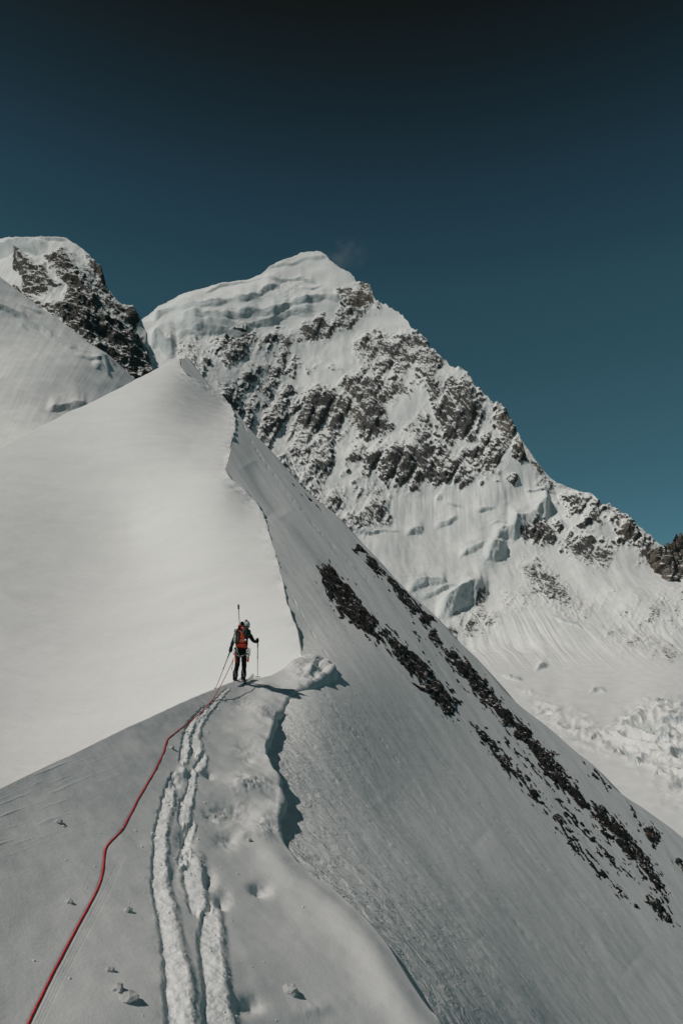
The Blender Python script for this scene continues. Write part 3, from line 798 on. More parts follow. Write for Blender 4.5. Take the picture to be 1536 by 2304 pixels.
# --- rocky peak at the left
xs = np.linspace(-160, 425, 420)
jit = fbm(np.stack([xs * 0.12, xs * 0, xs * 0], -1), 1.0, 3, 14) * np.where(xs > 200, 8, 1.5)
px, py = col_grid(xs, [(-160, 590), (0, 553), (40, 545), (80, 540), (120, 536), (150, 534), (165, 545), (185, 558), (200, 575), (215, 597), (230, 622), (250, 655), (268, 680), (285, 690), (300, 712), (315, 735), (325, 755), (340, 775), (352, 800), (362, 822), (425, 870)],
                  [(-160, 640), (0, 710), (100, 790), (200, 850), (300, 890), (425, 920)], 300, 1.0, jit)
LEFT = Depth((0.38, -0.70, 0.60), [(-160, 590, 1150), (0, 553, 1000), (150, 534, 950), (230, 622, 900), (362, 822, 860), (0, 700, 820), (200, 850, 720), (425, 920, 760), (-160, 640, 950)])
D = LEFT(px, py); P = at(px, py, D); N = normals(P); mpp = D / F
w1 = fbm(np.stack([px * 0.03, py * 0.03, px * 0], -1), 1.0, 4, 111) * 16
w2 = fbm(np.stack([px * 0.03, py * 0.03, px * 0 + 9], -1), 1.0, 4, 112) * 16
rock = blob_field(px, py, [
    (0.75, [(30, 580), (50, 572), (75, 590), (95, 600), (85, 618), (60, 615), (35, 600)]), (0.7, [(110, 580), (140, 560), (155, 575), (170, 600), (160, 630), (130, 600), (115, 595)]),
    (0.72, [(60, 610), (100, 600), (130, 640), (100, 655), (70, 650), (40, 645)]),
    (0.85, [(140, 620), (175, 610), (205, 640), (235, 690), (265, 720), (300, 750), (330, 790), (350, 830), (330, 850), (290, 850), (240, 800), (190, 760), (150, 730), (105, 690), (140, 680), (155, 650)]),
    (0.78, [(198, 575), (215, 590), (245, 650), (280, 700), (300, 735), (275, 715), (240, 680), (215, 640)]), (0.6, [(30, 640), (70, 655), (100, 690), (90, 700), (50, 680)]),
    (0.35, [(170, 590), (200, 600), (240, 700), (200, 680)])], 14, (w1, w2)) * 0.80
brown = 0.35 * np.ones(px.shape)
cd, ice = cliffs(px, py, [(22, 1.1, [(-60, 570), (-10, 562), (30, 553), (70, 552), (108, 556)]), (5, 1.0, [(85, 540), (120, 538), (150, 538)]), (26, 0.9, [(280, 700), (300, 716), (315, 742), (335, 780)])], mpp, w1 * 0.3)
disp = 14 * fbm(P, 0.006, 3, 1) + rock * (2 + 15 * fbm(np.stack([P[..., 0] * 0.8 + P[..., 2] * 0.6, P[..., 1], P[..., 2] * 0.8 - P[..., 0] * 0.6], -1), (0.036, 0.02, 0.018), 5, 2, 0.6, True)) + cd
disp += (1 - rock) * 1.2 * fbm(np.stack([P[..., 0], P[..., 2] * 0.1, P[..., 1] * 0], -1), 0.12, 3, 6)
P = P + N * disp[..., None]
P = extend_rows(P, roll_away([6, 20, 50, 150], 0.35))
pad = lambda a: np.concatenate([np.repeat(a[:1], 4, 0), a])
link('left_peak', grid_mesh('left_peak', P, {'rock': pad(rock), 'ice': pad(ice), 'brown': pad(brown)}), M_left, kind='structure')

# --- glacier slope below it
xs = np.linspace(-160, 345, 330)
px, py = col_grid(xs, [(-160, 500), (0, 622), (50, 661), (100, 700), (150, 735), (200, 770), (250, 802), (280, 828), (300, 852), (345, 900)], [(-160, 1140), (0, 1060), (150, 985), (250, 940), (345, 915)], 300)
LGL = Depth((0.36, -0.45, 0.82), [(-160, 500, 330), (0, 622, 320), (150, 735, 310), (250, 802, 305), (345, 900, 300), (0, 800, 250), (150, 850, 250), (60, 920, 205), (0, 945, 190), (150, 940, 215), (-160, 1140, 120), (0, 1060, 145), (150, 985, 185), (250, 940, 240), (-160, 800, 235)])
D = LGL(px, py); P = at(px, py, D); N = normals(P); mpp = D / F
w1 = fbm(np.stack([px * 0.04, py * 0.04, px * 0], -1), 1.0, 4, 211) * 8
cd, ice = cliffs(px, py, [(9, 1.0, [(-80, 668), (0, 688), (45, 708), (90, 735), (130, 765), (172, 788)]), (8, 0.9, [(170, 800), (195, 808), (225, 812), (245, 832)]), (10, 0.9, [(205, 822), (225, 830), (248, 850)]), (5, 0.9, [(55, 690), (75, 700), (98, 708)]),
                          (12, 1.0, [(108, 914), (150, 910), (198, 908)]), (6, 0.9, [(40, 725), (62, 738)]), (7, 0.8, [(218, 798), (240, 806), (262, 828)])], mpp, w1 * 0.5)
disp = 2.2 * fbm(P, 0.02, 4, 1) + 0.12 * fbm(np.stack([px * 0.05 + py * 0.03, py * 0.01, px * 0], -1), 1.0, 3, 2) + cd
P = P + N * disp[..., None]
P = extend_rows(P, roll_away([3, 10, 30, 90], 0.3))
z0 = np.zeros(P.shape[:2])
link('glacier_slope', grid_mesh('glacier_slope', P, {'rock': z0, 'ice': pad(ice * 0.9), 'brown': z0}), M_glac, kind='structure')

# ------------------------------------------------------------------ rock outcrops on the steep face
def mat_outcrop():
    t = NT('outcrop_rock')
    nz = t.nrm_z()
    v = t.map()
    n1 = t.noise(t.streak(-0.75, 3.0), 1.6, 6, 0.7, 0.3)
    n2 = t.noise(v, 3.0, 5, 0.7)
    n3 = t.noise(t.map((1, 1, 0.4), (0.5, 0.3, 0)), 0.25, 4, 0.6)
    rc = t.mix(t.step(n3, 0.60, 0.72), (0.020, 0.018, 0.016), (0.085, 0.058, 0.036))
    rc = t.mix(t.math('MULTIPLY', t.step(n2, 0.58, 0.78), 0.35), rc, (0.07, 0.06, 0.05))
    a = t.math('MULTIPLY_ADD', t.math('SUBTRACT', n1, 0.5), 0.9, nz)
    a = t.math('MULTIPLY_ADD', t.math('SUBTRACT', n2, 0.5), 0.4, a)
    fac = t.step(a, 1.03, 1.08)
    bn = t.bump(n2, 0.25, 0.8)
    return t.set(t.mix(fac, rc, SNOW), 0.85, bn, 0.2)
M_out = mat_outcrop()

def outcrop(poly, label, seed, amp=1.0, fill=0.0, width=7.0):
    """a crag of the bedrock: it shows wherever it stands above the snow surface"""
    p = np.array(poly, float)
    mg = 26
    x0, y0 = p.min(0) - mg; x1, y1 = p.max(0) + mg
    nx, ny = int((x1 - x0) / 1.5) + 2, int((y1 - y0) / 1.5) + 2
    px, py = np.meshgrid(np.linspace(x0, x1, nx), np.linspace(y0, y1, ny))
    sd = sdist(px, py, poly)
    D = FACE(px, py); mpp = D / F
    P = at(px, py, D); N = normals(P)
    ac, al = px * 0.77 - py * 0.63, px * 0.63 + py * 0.77          # across and along the strata
    q = np.stack([ac, al, px * 0 + seed * 3.7], -1)
    r1 = fbm(q, (0.10, 0.022, 1), 3, seed, 0.5, True)
    r2 = fbm(q, (0.20, 0.045, 1), 3, seed + 5, 0.5)
    b = np.round(fbm(q, (0.06, 0.05, 1), 2, seed + 9) * 5) / 5        # blocky steps
    edge = np.clip((sd - 1.0) / width, -1.15, 0.75) - 2.0 * smooth01(-10, -24, sd)
    h = amp * (2.6 * edge + 7.5 * (r1 - 0.42) + 6.0 * r2 + 3.5 * b + (fill - 0.32) * 4.0)
    sky_y = np.interp(px, [f[0] for f in FACE_R], [f[1] for f in FACE_R])
    h = np.maximum(h, -4.0) - 5.0 * smooth01(10, 1, py - sky_y)          # the rock ends where the face rolls over
    P = P + N * (face_disp(px, py, mpp) + mpp * h)[..., None]
    me = grid_mesh('rock_outcrop', P, None, (sd > -mg + 1) & (py > sky_y + 3))
    me.polygons.foreach_set('use_smooth', np.zeros(len(me.polygons), bool))
    return link('rock_outcrop', me, M_out, label=label, cat='rock', group='rock outcrops on the steep snow face')

OUT = [
    ([(714, 1292), (735, 1276), (752, 1285), (765, 1310), (785, 1320), (800, 1345), (815, 1365), (830, 1385), (845, 1402), (835, 1428), (815, 1415), (795, 1405), (775, 1385), (760, 1365), (745, 1345), (728, 1320)], 'dark jagged rock outcrop nearest the climber, highest on the steep snow face', 1, 1.0, 0.5),
    ([(836, 1422), (850, 1426), (866, 1446), (862, 1452), (846, 1442)], 'tiny dark rock between the two big crags nearest the climber', 2, 0.8, 0.3),
    ([(864, 1416), (885, 1438), (905, 1453), (930, 1473), (955, 1493), (975, 1518), (997, 1545), (1012, 1570), (1026, 1597), (1020, 1612), (1000, 1602), (985, 1582), (968, 1562), (948, 1557), (928, 1522), (908, 1492), (888, 1472), (870, 1440)], 'long dark crag with a brown block at its lower end', 3, 1.0, 0.4),
    ([(1014, 1558), (1025, 1565), (1042, 1585), (1048, 1600), (1034, 1595), (1020, 1578)], 'small broken rock right beside the brown block of the long crag', 4, 0.7, 0.1),
    ([(796, 1212), (815, 1233), (840, 1258), (864, 1285), (860, 1297), (835, 1272), (808, 1242)], 'thin dark rock strip along the upper edge of the steep face', 5, 0.8, 0.4),
    ([(866, 1288), (890, 1298), (915, 1322), (940, 1352), (968, 1380), (982, 1400), (964, 1402), (945, 1397), (922, 1377), (898, 1347), (878, 1317)], 'dark rock rib on the edge of the face, below the ice cliffs behind', 6, 0.9, 0.2),
    ([(960, 1406), (976, 1418), (994, 1450), (1003, 1464), (985, 1458), (968, 1436)], 'short dark rock wedge at the foot of the upper rib', 7, 0.9, 0.4),
    ([(918, 1372), (930, 1385), (940, 1420), (952, 1470), (942, 1462), (928, 1420)], 'row of small rock specks between the two upper crags', 8, 0.7, -0.35),
    ([(1015, 1462), (1035, 1478), (1060, 1503), (1085, 1528), (1110, 1558), (1132, 1590), (1162, 1620), (1192, 1650), (1217, 1680), (1242, 1700), (1264, 1735), (1287, 1760), (1307, 1785), (1322, 1815), (1324, 1829), (1300, 1812), (1275, 1787), (1240, 1762), (1223, 1737), (1203, 1697), (1178, 1672), (1148, 1642), (1118, 1607), (1088, 1577), (1058, 1547), (1033, 1517), (1016, 1490)], 'longest dark rock band, running down the middle of the face', 9, 1.0, 0.35),
    ([(1063, 1622), (1085, 1643), (1110, 1668), (1137, 1700), (1167, 1735), (1192, 1755), (1212, 1790), (1229, 1830), (1213, 1817), (1193, 1792), (1168, 1757), (1138, 1737), (1113, 1707), (1088, 1677), (1070, 1650)], 'narrow broken rock band left of and below the longest one', 10, 0.9, 0.15),
    ([(1335, 1812), (1355, 1818), (1387, 1845), (1407, 1875), (1432, 1900), (1457, 1935), (1472, 1965), (1492, 2000), (1502, 2027), (1480, 2012), (1455, 1977), (1440, 1952), (1413, 1932), (1383, 1897), (1353, 1872), (1337, 1842)], 'big dark crag low on the face, below the longest band', 11, 1.0, 0.35),
    ([(1222, 1790), (1262, 1838), (1302, 1888), (1342, 1938), (1392, 1988), (1432, 2033), (1440, 2048), (1388, 2017), (1338, 1967), (1288, 1917), (1246, 1862)], 'scattered thin rock streaks left of the big low crag', 12, 0.8, -0.3),
    ([(1240, 1775), (1290, 1830), (1340, 1885), (1400, 1945), (1440, 1990), (1428, 1990), (1370, 1945), (1310, 1885), (1256, 1815)], 'fine rock slivers between the longest band and the big low crag', 13, 0.75, -0.25),
    ([(1456, 2005), (1480, 2033), (1502, 2060), (1516, 2090), (1490, 2072), (1463, 2036)], 'dark rock wedge lowest of all on the face', 14, 0.9, 0.4),
    ([(1322, 1713), (1350, 1716), (1367, 1745), (1387, 1777), (1375, 1782), (1353, 1762), (1333, 1742)], 'small broken rock near the right edge, beside the glacier', 15, 0.8, 0.1),
    ([(1448, 1856), (1470, 1862), (1482, 1885), (1478, 1908), (1455, 1888)], 'small rock lump alone right of the big low crag', 16, 0.9, 0.3),
    ([(1398, 1786), (1410, 1795), (1440, 1845), (1450, 1860), (1438, 1858), (1415, 1825)], 'thin line of rock specks above the lone rock lump', 17, 0.7, -0.2),
    ([(1520, 1930), (1545, 1945), (1580, 1990), (1560, 1990), (1528, 1960)], 'dark rock at the right margin of the picture', 18, 0.8, 0.2),
    ([(660, 1070), (675, 1082), (700, 1107), (722, 1133), (716, 1136), (692, 1110), (668, 1084)], 'thin dark rock seam far up the edge of the face', 19, 0.7, 0.3),
    ([(1120, 1648), (1150, 1662), (1190, 1700), (1222, 1750), (1262, 1800), (1250, 1800), (1205, 1752), (1165, 1700), (1135, 1672)], 'sprinkled rock slivers between the longest band and the narrow band', 20, 0.7, -0.3),
    ([(990, 1455), (1005, 1470), (1040, 1510), (1050, 1530), (1035, 1522), (1008, 1490)], 'broken rock specks left of the head of the longest band', 21, 0.7, -0.1),
]
for poly, label, seed, amp, fill in OUT:
    outcrop(poly, label, seed, amp, fill)

# ------------------------------------------------------------------ small mesh builder
class MB:
    def __init__(self): self.v, self.f, self.m = [], [], []
    def add(self, V, Fc, m=0):
        b = len(self.v)
        self.v += [tuple(map(float, x)) for x in V]
        self.f += [tuple(b + i for i in f) for f in Fc]
        self.m += [m] * len(Fc)
        return self
    def tube(self, pts, rad, seg=8, m=0):
        pts = [Vector(p) for p in pts]
        if isinstance(rad, (int, float)): rad = [rad] * len(pts)
        V, Fc = [], []
        up = None
        for i, p in enumerate(pts):
            d = (pts[min(i + 1, len(pts) - 1)] - pts[max(i - 1, 0)]).normalized()
            if up is None:
                up = d.orthogonal().normalized()
            else:
                up = (up - d * up.dot(d)).normalized()
            w = d.cross(up)
            for k in range(seg):
                a = 2 * math.pi * k / seg
                V.append(p + (up * math.cos(a) + w * math.sin(a)) * rad[i])
        n = len(pts)
        for i in range(n - 1):
            for k in range(seg):
                a, b = i * seg + k, i * seg + (k + 1) % seg
                Fc.append((a, b, b + seg, a + seg))
        Fc.append(tuple(range(seg))[::-1]); Fc.append(tuple((n - 1) * seg + k for k in range(seg)))
        return self.add(V, Fc, m)
    def sup(self, c, ax, ay, az, e1=0.6, e2=0.6, nu=20, nv=12, taper=0.0, m=0, lump=0.0, seed=0, vmin=-1.0):
        """rounded box / ellipsoid: half axes ax, ay, az (vectors), squareness e1 (vertical) and e2 (around)"""
        c, ax, ay, az = Vector(c), Vector(ax), Vector(ay), Vector(az)
        sg = lambda x, e: math.copysign(abs(x) ** e, x)
        V, Fc = [], []
        rnd = random.Random(seed)
        for j in range(nv + 1):
            ph = max(-math.pi / 2 + math.pi * j / nv, math.asin(max(-1, vmin)))
            for i in range(nu):
                th = 2 * math.pi * i / nu
                cz = sg(math.sin(ph), e1); cr = sg(math.cos(ph), e1) * (1 + taper * cz)
                l = 1 + lump * (rnd.random() - 0.5)
                V.append(c + (ax * sg(math.cos(th), e2) * cr + ay * sg(math.sin(th), e2) * cr + az * cz) * l)
        for j in range(nv):
            for i in range(nu):
                a, b = j * nu + i, j * nu + (i + 1) % nu
                Fc.append((a, b, b + nu, a + nu))
        return self.add(V, Fc, m)
    def box(self, c, ax, ay, az, m=0):
        c, ax, ay, az = Vector(c), Vector(ax), Vector(ay), Vector(az)
        V = [c + ax * x + ay * y + az * z for z in (-1, 1) for y in (-1, 1) for x in (-1, 1)]
        return self.add(V, [(0, 2, 3, 1), (4, 5, 7, 6), (0, 1, 5, 4), (2, 6, 7, 3), (0, 4, 6, 2), (1, 3, 7, 5)], m)
    def build(self, name, mats, parent=None, smooth=True, origin=None, **kw):
        me = bpy.data.meshes.new(name)
        o = Vector(origin) if origin is not None else Vector((0, 0, 0))
        me.from_pydata([tuple(Vector(v) - o) for v in self.v], [], self.f)
        me.polygons.foreach_set('material_index', self.m)
        me.polygons.foreach_set('use_smooth', [smooth] * len(me.polygons))
        me.update()
        bm = bmesh.new(); bm.from_mesh(me); bmesh.ops.recalc_face_normals(bm, faces=bm.faces); bm.to_mesh(me); bm.free()
        ob = link(name, me, mats, parent, **kw)
        ob.location = o
        return ob

def cloth(name, col, var=0.25, rough=0.8, bump=0.004, scale=30):
    t = NT(name)
    v = t.map(obj=True)
    n = t.noise(v, scale, 5, 0.6); n2 = t.noise(v, scale * 0.2, 4, 0.6)
    dark = tuple(c * (1 - var) for c in col); lite = tuple(min(1, c * (1 + var)) for c in col)
    return t.set(t.mix(t.step(n2, 0.3, 0.7), dark, lite), rough, t.bump(n2, bump * 3, 0.6, t.bump(n, bump, 0.5)), 0.3)

M_jacket = cloth('jacket_dark_teal', (0.012, 0.028, 0.036))
M_trouser = cloth('trousers_black', (0.010, 0.010, 0.011))
M_boot = cloth('boot_black', (0.014, 0.013, 0.013), 0.2, 0.45)
M_skin = cloth('skin', (0.45, 0.28, 0.2), 0.1, 0.5)
M_glove = cloth('glove_black', (0.009, 0.010, 0.011))
M_orange = cloth('pack_orange', (0.56, 0.062, 0.022), 0.22, 0.6)
M_red = cloth('pack_red', (0.30, 0.022, 0.016), 0.2, 0.6)
M_grey = cloth('mat_grey', (0.40, 0.40, 0.39), 0.25, 0.7)
M_silver = cloth('metal_silver', (0.26, 0.26, 0.255), 0.2, 0.35)
M_green = cloth('roll_green', (0.035, 0.075, 0.058), 0.35, 0.6)
M_black = cloth('strap_black', (0.008, 0.008, 0.008), 0.2, 0.6)
M_white = cloth('white_shell', (0.82, 0.82, 0.80), 0.06, 0.4, 0.001)
M_web = cloth('harness_webbing', (0.36, 0.36, 0.34), 0.2, 0.8)
M_rope = cloth('rope_red', (0.62, 0.014, 0.014), 0.25, 0.75, 0.002, 220)
M_ski = cloth('ski_pale', (0.42, 0.43, 0.42), 0.2, 0.4)

# ------------------------------------------------------------------ the climber
CX, CY = 541.0, 1537.5
CD = float(SLAB(np.array([CX]), np.array([CY]))[0])
def cz(zx, zy, dy=0.0):
    """point of the climber: position in the enlarged detail (10.24 times, origin 470, 1340) and metres behind his heels"""
    return Vector(at(np.array(470 + zx / 10.24), np.array(1340 + zy / 10.24), np.array(CD + dy)))
RX, RY, RZ = Vector((1, 0, 0)), Vector((0, 1, 0)), Vector((0, 0, 1))
base = cz(690, 2010)
person = bpy.data.objects.new('person', None); C.objects.link(person)
person.location = base
person['label'] = 'climber in dark clothing and white helmet walking up the snow ridge with two poles'
person['category'] = 'person'

def skinned(name, joints, edges, mats, pick, parent, root=0, sub=2):
    me = bpy.data.meshes.new(name)
    me.from_pydata([tuple(Vector(j[0]) - base) for j in joints], edges, [])
    ob = bpy.data.objects.new(name, me); C.objects.link(ob)
    md = ob.modifiers.new('skin', 'SKIN')
    for i, j in enumerate(joints):
        sv = me.skin_vertices[0].data[i]
        r = j[1]; sv.radius = r if isinstance(r, tuple) else (r, r); sv.use_root = (i == root)
    md.use_smooth_shade = True
    sb = ob.modifiers.new('sub', 'SUBSURF'); sb.levels = sub; sb.render_levels = sub
    dg = bpy.context.evaluated_depsgraph_get()
    ev = bpy.data.meshes.new_from_object(ob.evaluated_get(dg))
    bpy.data.objects.remove(ob)
    n = len(ev.vertices); co = np.empty(n * 3, np.float32); ev.vertices.foreach_get('co', co); co = co.reshape(-1, 3)
    no = np.empty(n * 3, np.float32); ev.vertices.foreach_get('normal', no); no = no.reshape(-1, 3)
    co += no * (0.012 * fbm(co, (9, 9, 14), 3, 5))[:, None]           # folds of the cloth
    ev.vertices.foreach_set('co', co.ravel())
    ev.materials.clear()
    for p in ev.polygons:
        p.material_index = pick(p.center + base); p.use_smooth = True
    ev.update()
    o = link(name, ev, mats, parent)
    return o

J = [  # position, radius
    (cz(738, 1265, 0.02), (0.135, 0.115)),   # 0 pelvis
    (cz(750, 1130, 0.05), (0.125, 0.105)),   # 1 waist
    (cz(775, 950, 0.12), (0.165, 0.12)),     # 2 chest
    (cz(800, 850, 0.16), (0.13, 0.09)),      # 3 collar
    (cz(838, 775, 0.19), 0.055),             # 4 neck
    (cz(850, 700, 0.20), 0.078),             # 5 head low
    (cz(853, 640, 0.20), 0.075),             # 6 head top
    (cz(640, 885, 0.13), 0.075), (cz(548, 1075, 0.10), 0.052), (cz(503, 1235, 0.16), 0.038),       # 7 8 9 left arm
    (cz(935, 890, 0.14), 0.075), (cz(1035, 1065, 0.17), 0.052), (cz(1112, 1055, 0.30), 0.038),     # 10 11 12 right arm
    (cz(668, 1340, 0.02), 0.098), (cz(655, 1610, 0.06), 0.068), (cz(612, 1770, 0.02), 0.066), (cz(603, 1920, -0.01), 0.052), (cz(606, 1975, 0.00), 0.05),     # 13-17 left leg
    (cz(805, 1340, 0.03), 0.098), (cz(815, 1610, 0.10), 0.068), (cz(803, 1770, 0.08), 0.066), (cz(795, 1910, 0.05), 0.052), (cz(795, 1965, 0.06), 0.05),      # 18-22 right leg
]
ED = [(0, 1), (1, 2), (2, 3), (3, 4), (4, 5), (5, 6), (2, 7), (7, 8), (8, 9), (2, 10), (10, 11), (11, 12), (0, 13), (13, 14), (14, 15), (15, 16), (16, 17), (0, 18), (18, 19), (19, 20), (20, 21), (21, 22)]
zw, zn = cz(740, 1190).z, cz(840, 790).z
def pick(c):
    if c.z > zn and abs(c.x - cz(845, 700).x) < 0.13: return 2
    return 0 if c.z > zw or abs(c.x - base.x) > 0.2 else 1
skinned('body', J, ED, [M_jacket, M_trouser, M_skin], pick, person)

def part(mb, name, mats, parent=person, **kw):
    o = mb.build(name, mats, None, origin=base if parent is person else None, **kw)
    if parent is person:
        o.parent = person; o.location = (0, 0, 0)
    return o

# ski boots: cuff, shell and sole; gaiter flares above
for (k1, k2, k3, dy) in ((16, 17, (612, 1775), 0.0), (21, 22, (803, 1772), 0.06)):
    a, c = J[k1][0], J[k2][0]
    mb = MB()
    mb.tube([cz(k3[0], k3[1] - 40, dy), cz(k3[0], k3[1] + 60, dy), a + Vector((0, 0, 0.02)), a - Vector((0, 0, 0.03))], [0.070, 0.074, 0.062, 0.058], 12)
    mb.sup(c + Vector((0.01, 0.07, -0.015)), RX * 0.052, RY * 0.15, RZ * 0.05, 0.5, 0.6, 16, 8)
    b = part(mb, 'boot', M_boot)
    mb = MB(); mb.box(c + Vector((0.01, 0.07, -0.062)), RX * 0.047, RY * 0.15, RZ * 0.012)
    part(mb, 'sole', M_black).parent = b
    for q in (0.0, 0.055):
        mb = MB(); mb.box(cz(k3[0] + 12, k3[1] + 35, dy - 0.072) - RZ * q, RX * 0.03, RY * 0.006, RZ * 0.007)
        part(mb, 'buckle', M_silver).parent = b
# gloves: palm, four bent fingers round the grip, thumb from the side
def glove(w, grip, side):
    g = grip.normalized(); out = (Vector(w) - base).cross(RZ); out = Vector((side, -0.2, 0)).normalized()
    fwd = g.cross(out).normalized()
    mb = MB()
    mb.sup(Vector(w), out * 0.024, fwd * 0.045, g * 0.045, 0.6, 0.6, 12, 8)
    for k in range(4):
        o = Vector(w) + g * (0.036 - 0.023 * k)
        L = (0.9, 1.0, 0.95, 0.78)[k]
        pts = [o + fwd * 0.03 + out * 0.012, o + fwd * (0.03 + 0.03 * L) + out * 0.004, o + fwd * (0.03 + 0.035 * L) - out * 0.03, o + fwd * 0.025 - out * 0.048, o - fwd * 0.0 - out * 0.042]
        mb.tube(pts, [0.012, 0.0115, 0.011, 0.010, 0.008], 8)
    mb.tube([Vector(w) + g * 0.03 - fwd * 0.025, Vector(w) + g * 0.058 - out * 0.01, Vector(w) + g * 0.058 - out * 0.03 + fwd * 0.025, Vector(w) + g * 0.05 - out * 0.04 + fwd * 0.045], [0.014, 0.0135, 0.012, 0.009], 8)
    mb.tube([Vector(w) - fwd * 0.01 + out * 0.005 - (g * 0.0), J[9 if side < 0 else 12][0], J[9 if side < 0 else 12][0] * 0.75 + J[8 if side < 0 else 11][0] * 0.25], [0.036, 0.044, 0.05], 12)
    part(mb, 'glove', M_glove)
HL, HR = cz(492, 1285, 0.16), cz(1125, 1035, 0.30)
tipL, tipR = cz(152, 2160, -0.35), cz(1121, 1890, 0.26)
glove(HL, HL - tipL, -1); glove(HR, HR - tipR, 1)
# helmet
hc = cz(855, 672, 0.20)
tilt = Vector((0.12, 0.10, 1)).normalized(); hx = RX - tilt * RX.dot(tilt); hx.normalize(); hy = tilt.cross(hx)
mb = MB(); mb.sup(hc - tilt * 0.01, hx * 0.112, hy * 0.128, tilt * 0.118, 0.85, 0.9, 28, 16, vmin=-0.45)
hel = part(mb, 'helmet', M_white)
mb = MB(); mb.sup(hc + tilt * 0.072, hx * 0.078, hy * 0.09, tilt * 0.040, 0.8, 0.9, 22, 10)
part(mb, 'crown_patch', M_red).parent = hel
mb = MB(); mb.tube([hc - tilt * 0.055 + (hx * math.cos(a) * 0.108 + hy * math.sin(a) * 0.124) for a in np.linspace(0, 2 * math.pi, 25)], 0.009, 6)
part(mb, 'rim', M_black).parent = hel
for (zx, zy, w, h, mt) in ((822, 672, 0.020, 0.016, M_red), (848, 688, 0.012, 0.014, M_black), (905, 674, 0.016, 0.010, M_black)):
    mb = MB(); p = cz(zx, zy, 0.20); d = (p - hc); k = math.sqrt(max(0.0, 1 - (d.dot(hx) / 0.112) ** 2 - ((d.dot(tilt) + 0.01) / 0.118) ** 2))
    mb.sup(p - hy * (0.128 * k), hx * w, hy * 0.004, tilt * h, 0.7, 0.7, 10, 6)
    part(mb, 'emblem', mt).parent = hel
mb = MB(); mb.box(hc + tilt * 0.122 - hx * 0.01, hx * 0.022, hy * 0.02, tilt * 0.012); mb.tube([hc + tilt * 0.12 - hx * 0.035, hc + tilt * 0.14 - hx * 0.03], 0.008, 6); mb.tube([hc + tilt * 0.12 + hx * 0.01, hc + tilt * 0.148 + hx * 0.014], 0.009, 6)
part(mb, 'headlamp', M_black).parent = hel
# harness: belt, leg loops, gear
mb = MB()
wc = cz(740, 1215, 0.03)
mb.tube([wc + RX * 0.165 * math.cos(a) + RY * 0.145 * math.sin(a) + RZ * 0.02 * math.sin(a) for a in np.linspace(0, 2 * math.pi, 25)], 0.024, 8)
har = part(mb, 'harness', M_black)
for (zx, zy, s_) in ((668, 1375, -1), (805, 1375, 1)):
    mb = MB(); c = cz(zx, zy, 0.025)
    mb.tube([c + RX * 0.122 * math.cos(a) + RY * 0.125 * math.sin(a) + RZ * (-0.045 * s_ * math.cos(a) * -1 + 0.0) for a in np.linspace(0, 2 * math.pi, 25)], 0.016, 8)
    part(mb, 'leg_loop', M_web).parent = har
for pts in ([(640, 1195), (662, 1290), (700, 1385)], [(860, 1225), (848, 1310), (862, 1400)]):
    mb = MB(); mb.tube([cz(x, y, -0.135) for x, y in pts], 0.012, 6); part(mb, 'strap', M_web).parent = har
rr = random.Random(4)
for k, (zx, zy) in enumerate([(598, 1250), (622, 1310), (590, 1330), (640, 1265), (668, 1210), (636, 1390), (660, 1440), (900, 1240), (925, 1300), (895, 1330), (938, 1350), (905, 1390), (880, 1260), (935, 1260)]):
    mb = MB(); c = cz(zx, zy, -0.10 + 0.04 * rr.random()); r1, r2, a0 = 0.020 + 0.01 * rr.random(), 0.036 + 0.012 * rr.random(), rr.uniform(-0.6, 0.6)
    ex, ez = RX * math.cos(a0) + RZ * math.sin(a0), RZ * math.cos(a0) - RX * math.sin(a0)
    mb.tube([c + ex * r1 * math.cos(t) + ez * r2 * math.sin(t) - RY * 0.01 * math.cos(t) for t in np.linspace(0, 2 * math.pi, 13)], 0.0062, 6)
    part(mb, 'carabiner', M_silver if k % 3 else M_black).parent = har
def tool(pts, dy, label):
    mb = MB(); P3 = [cz(x, y, dy) for x, y in pts]
    mb.tube(P3, [0.016, 0.024, 0.026, 0.016], 8)
    for k in range(5):
        t = 0.35 + 0.15 * k; p = P3[1].lerp(P3[-1], min(1, t)); s_ = 1 if k % 2 else -1
        mb.tube([p, p + RX * 0.042 * s_ - RZ * 0.018], [0.008, 0.003], 5)
    mb.tube([P3[0], P3[0] + RZ * 0.06], 0.006, 6, 1)
    mb.build('ice_tool', [M_orange, M_silver], origin=P3[0], label=label, cat='tool', group='orange tools on the harness')
tool([(598, 1330), (612, 1420), (635, 1490), (648, 1545)], -0.13, 'orange toothed tool hanging at the climber\'s left hip')
tool([(912, 1400), (908, 1440), (900, 1490), (894, 1530)], -0.11, 'orange toothed tool hanging at the climber\'s right hip')
mb = MB(); mb.tube([cz(560, 1480, -0.06), cz(545, 1570, -0.06), cz(532, 1690, -0.06)], 0.007, 6); mb.sup(cz(531, 1695, -0.06), RX * 0.012, RY * 0.012, RZ * 0.016, 0.8, 0.8, 8, 6)
part(mb, 'lanyard', M_black).parent = har

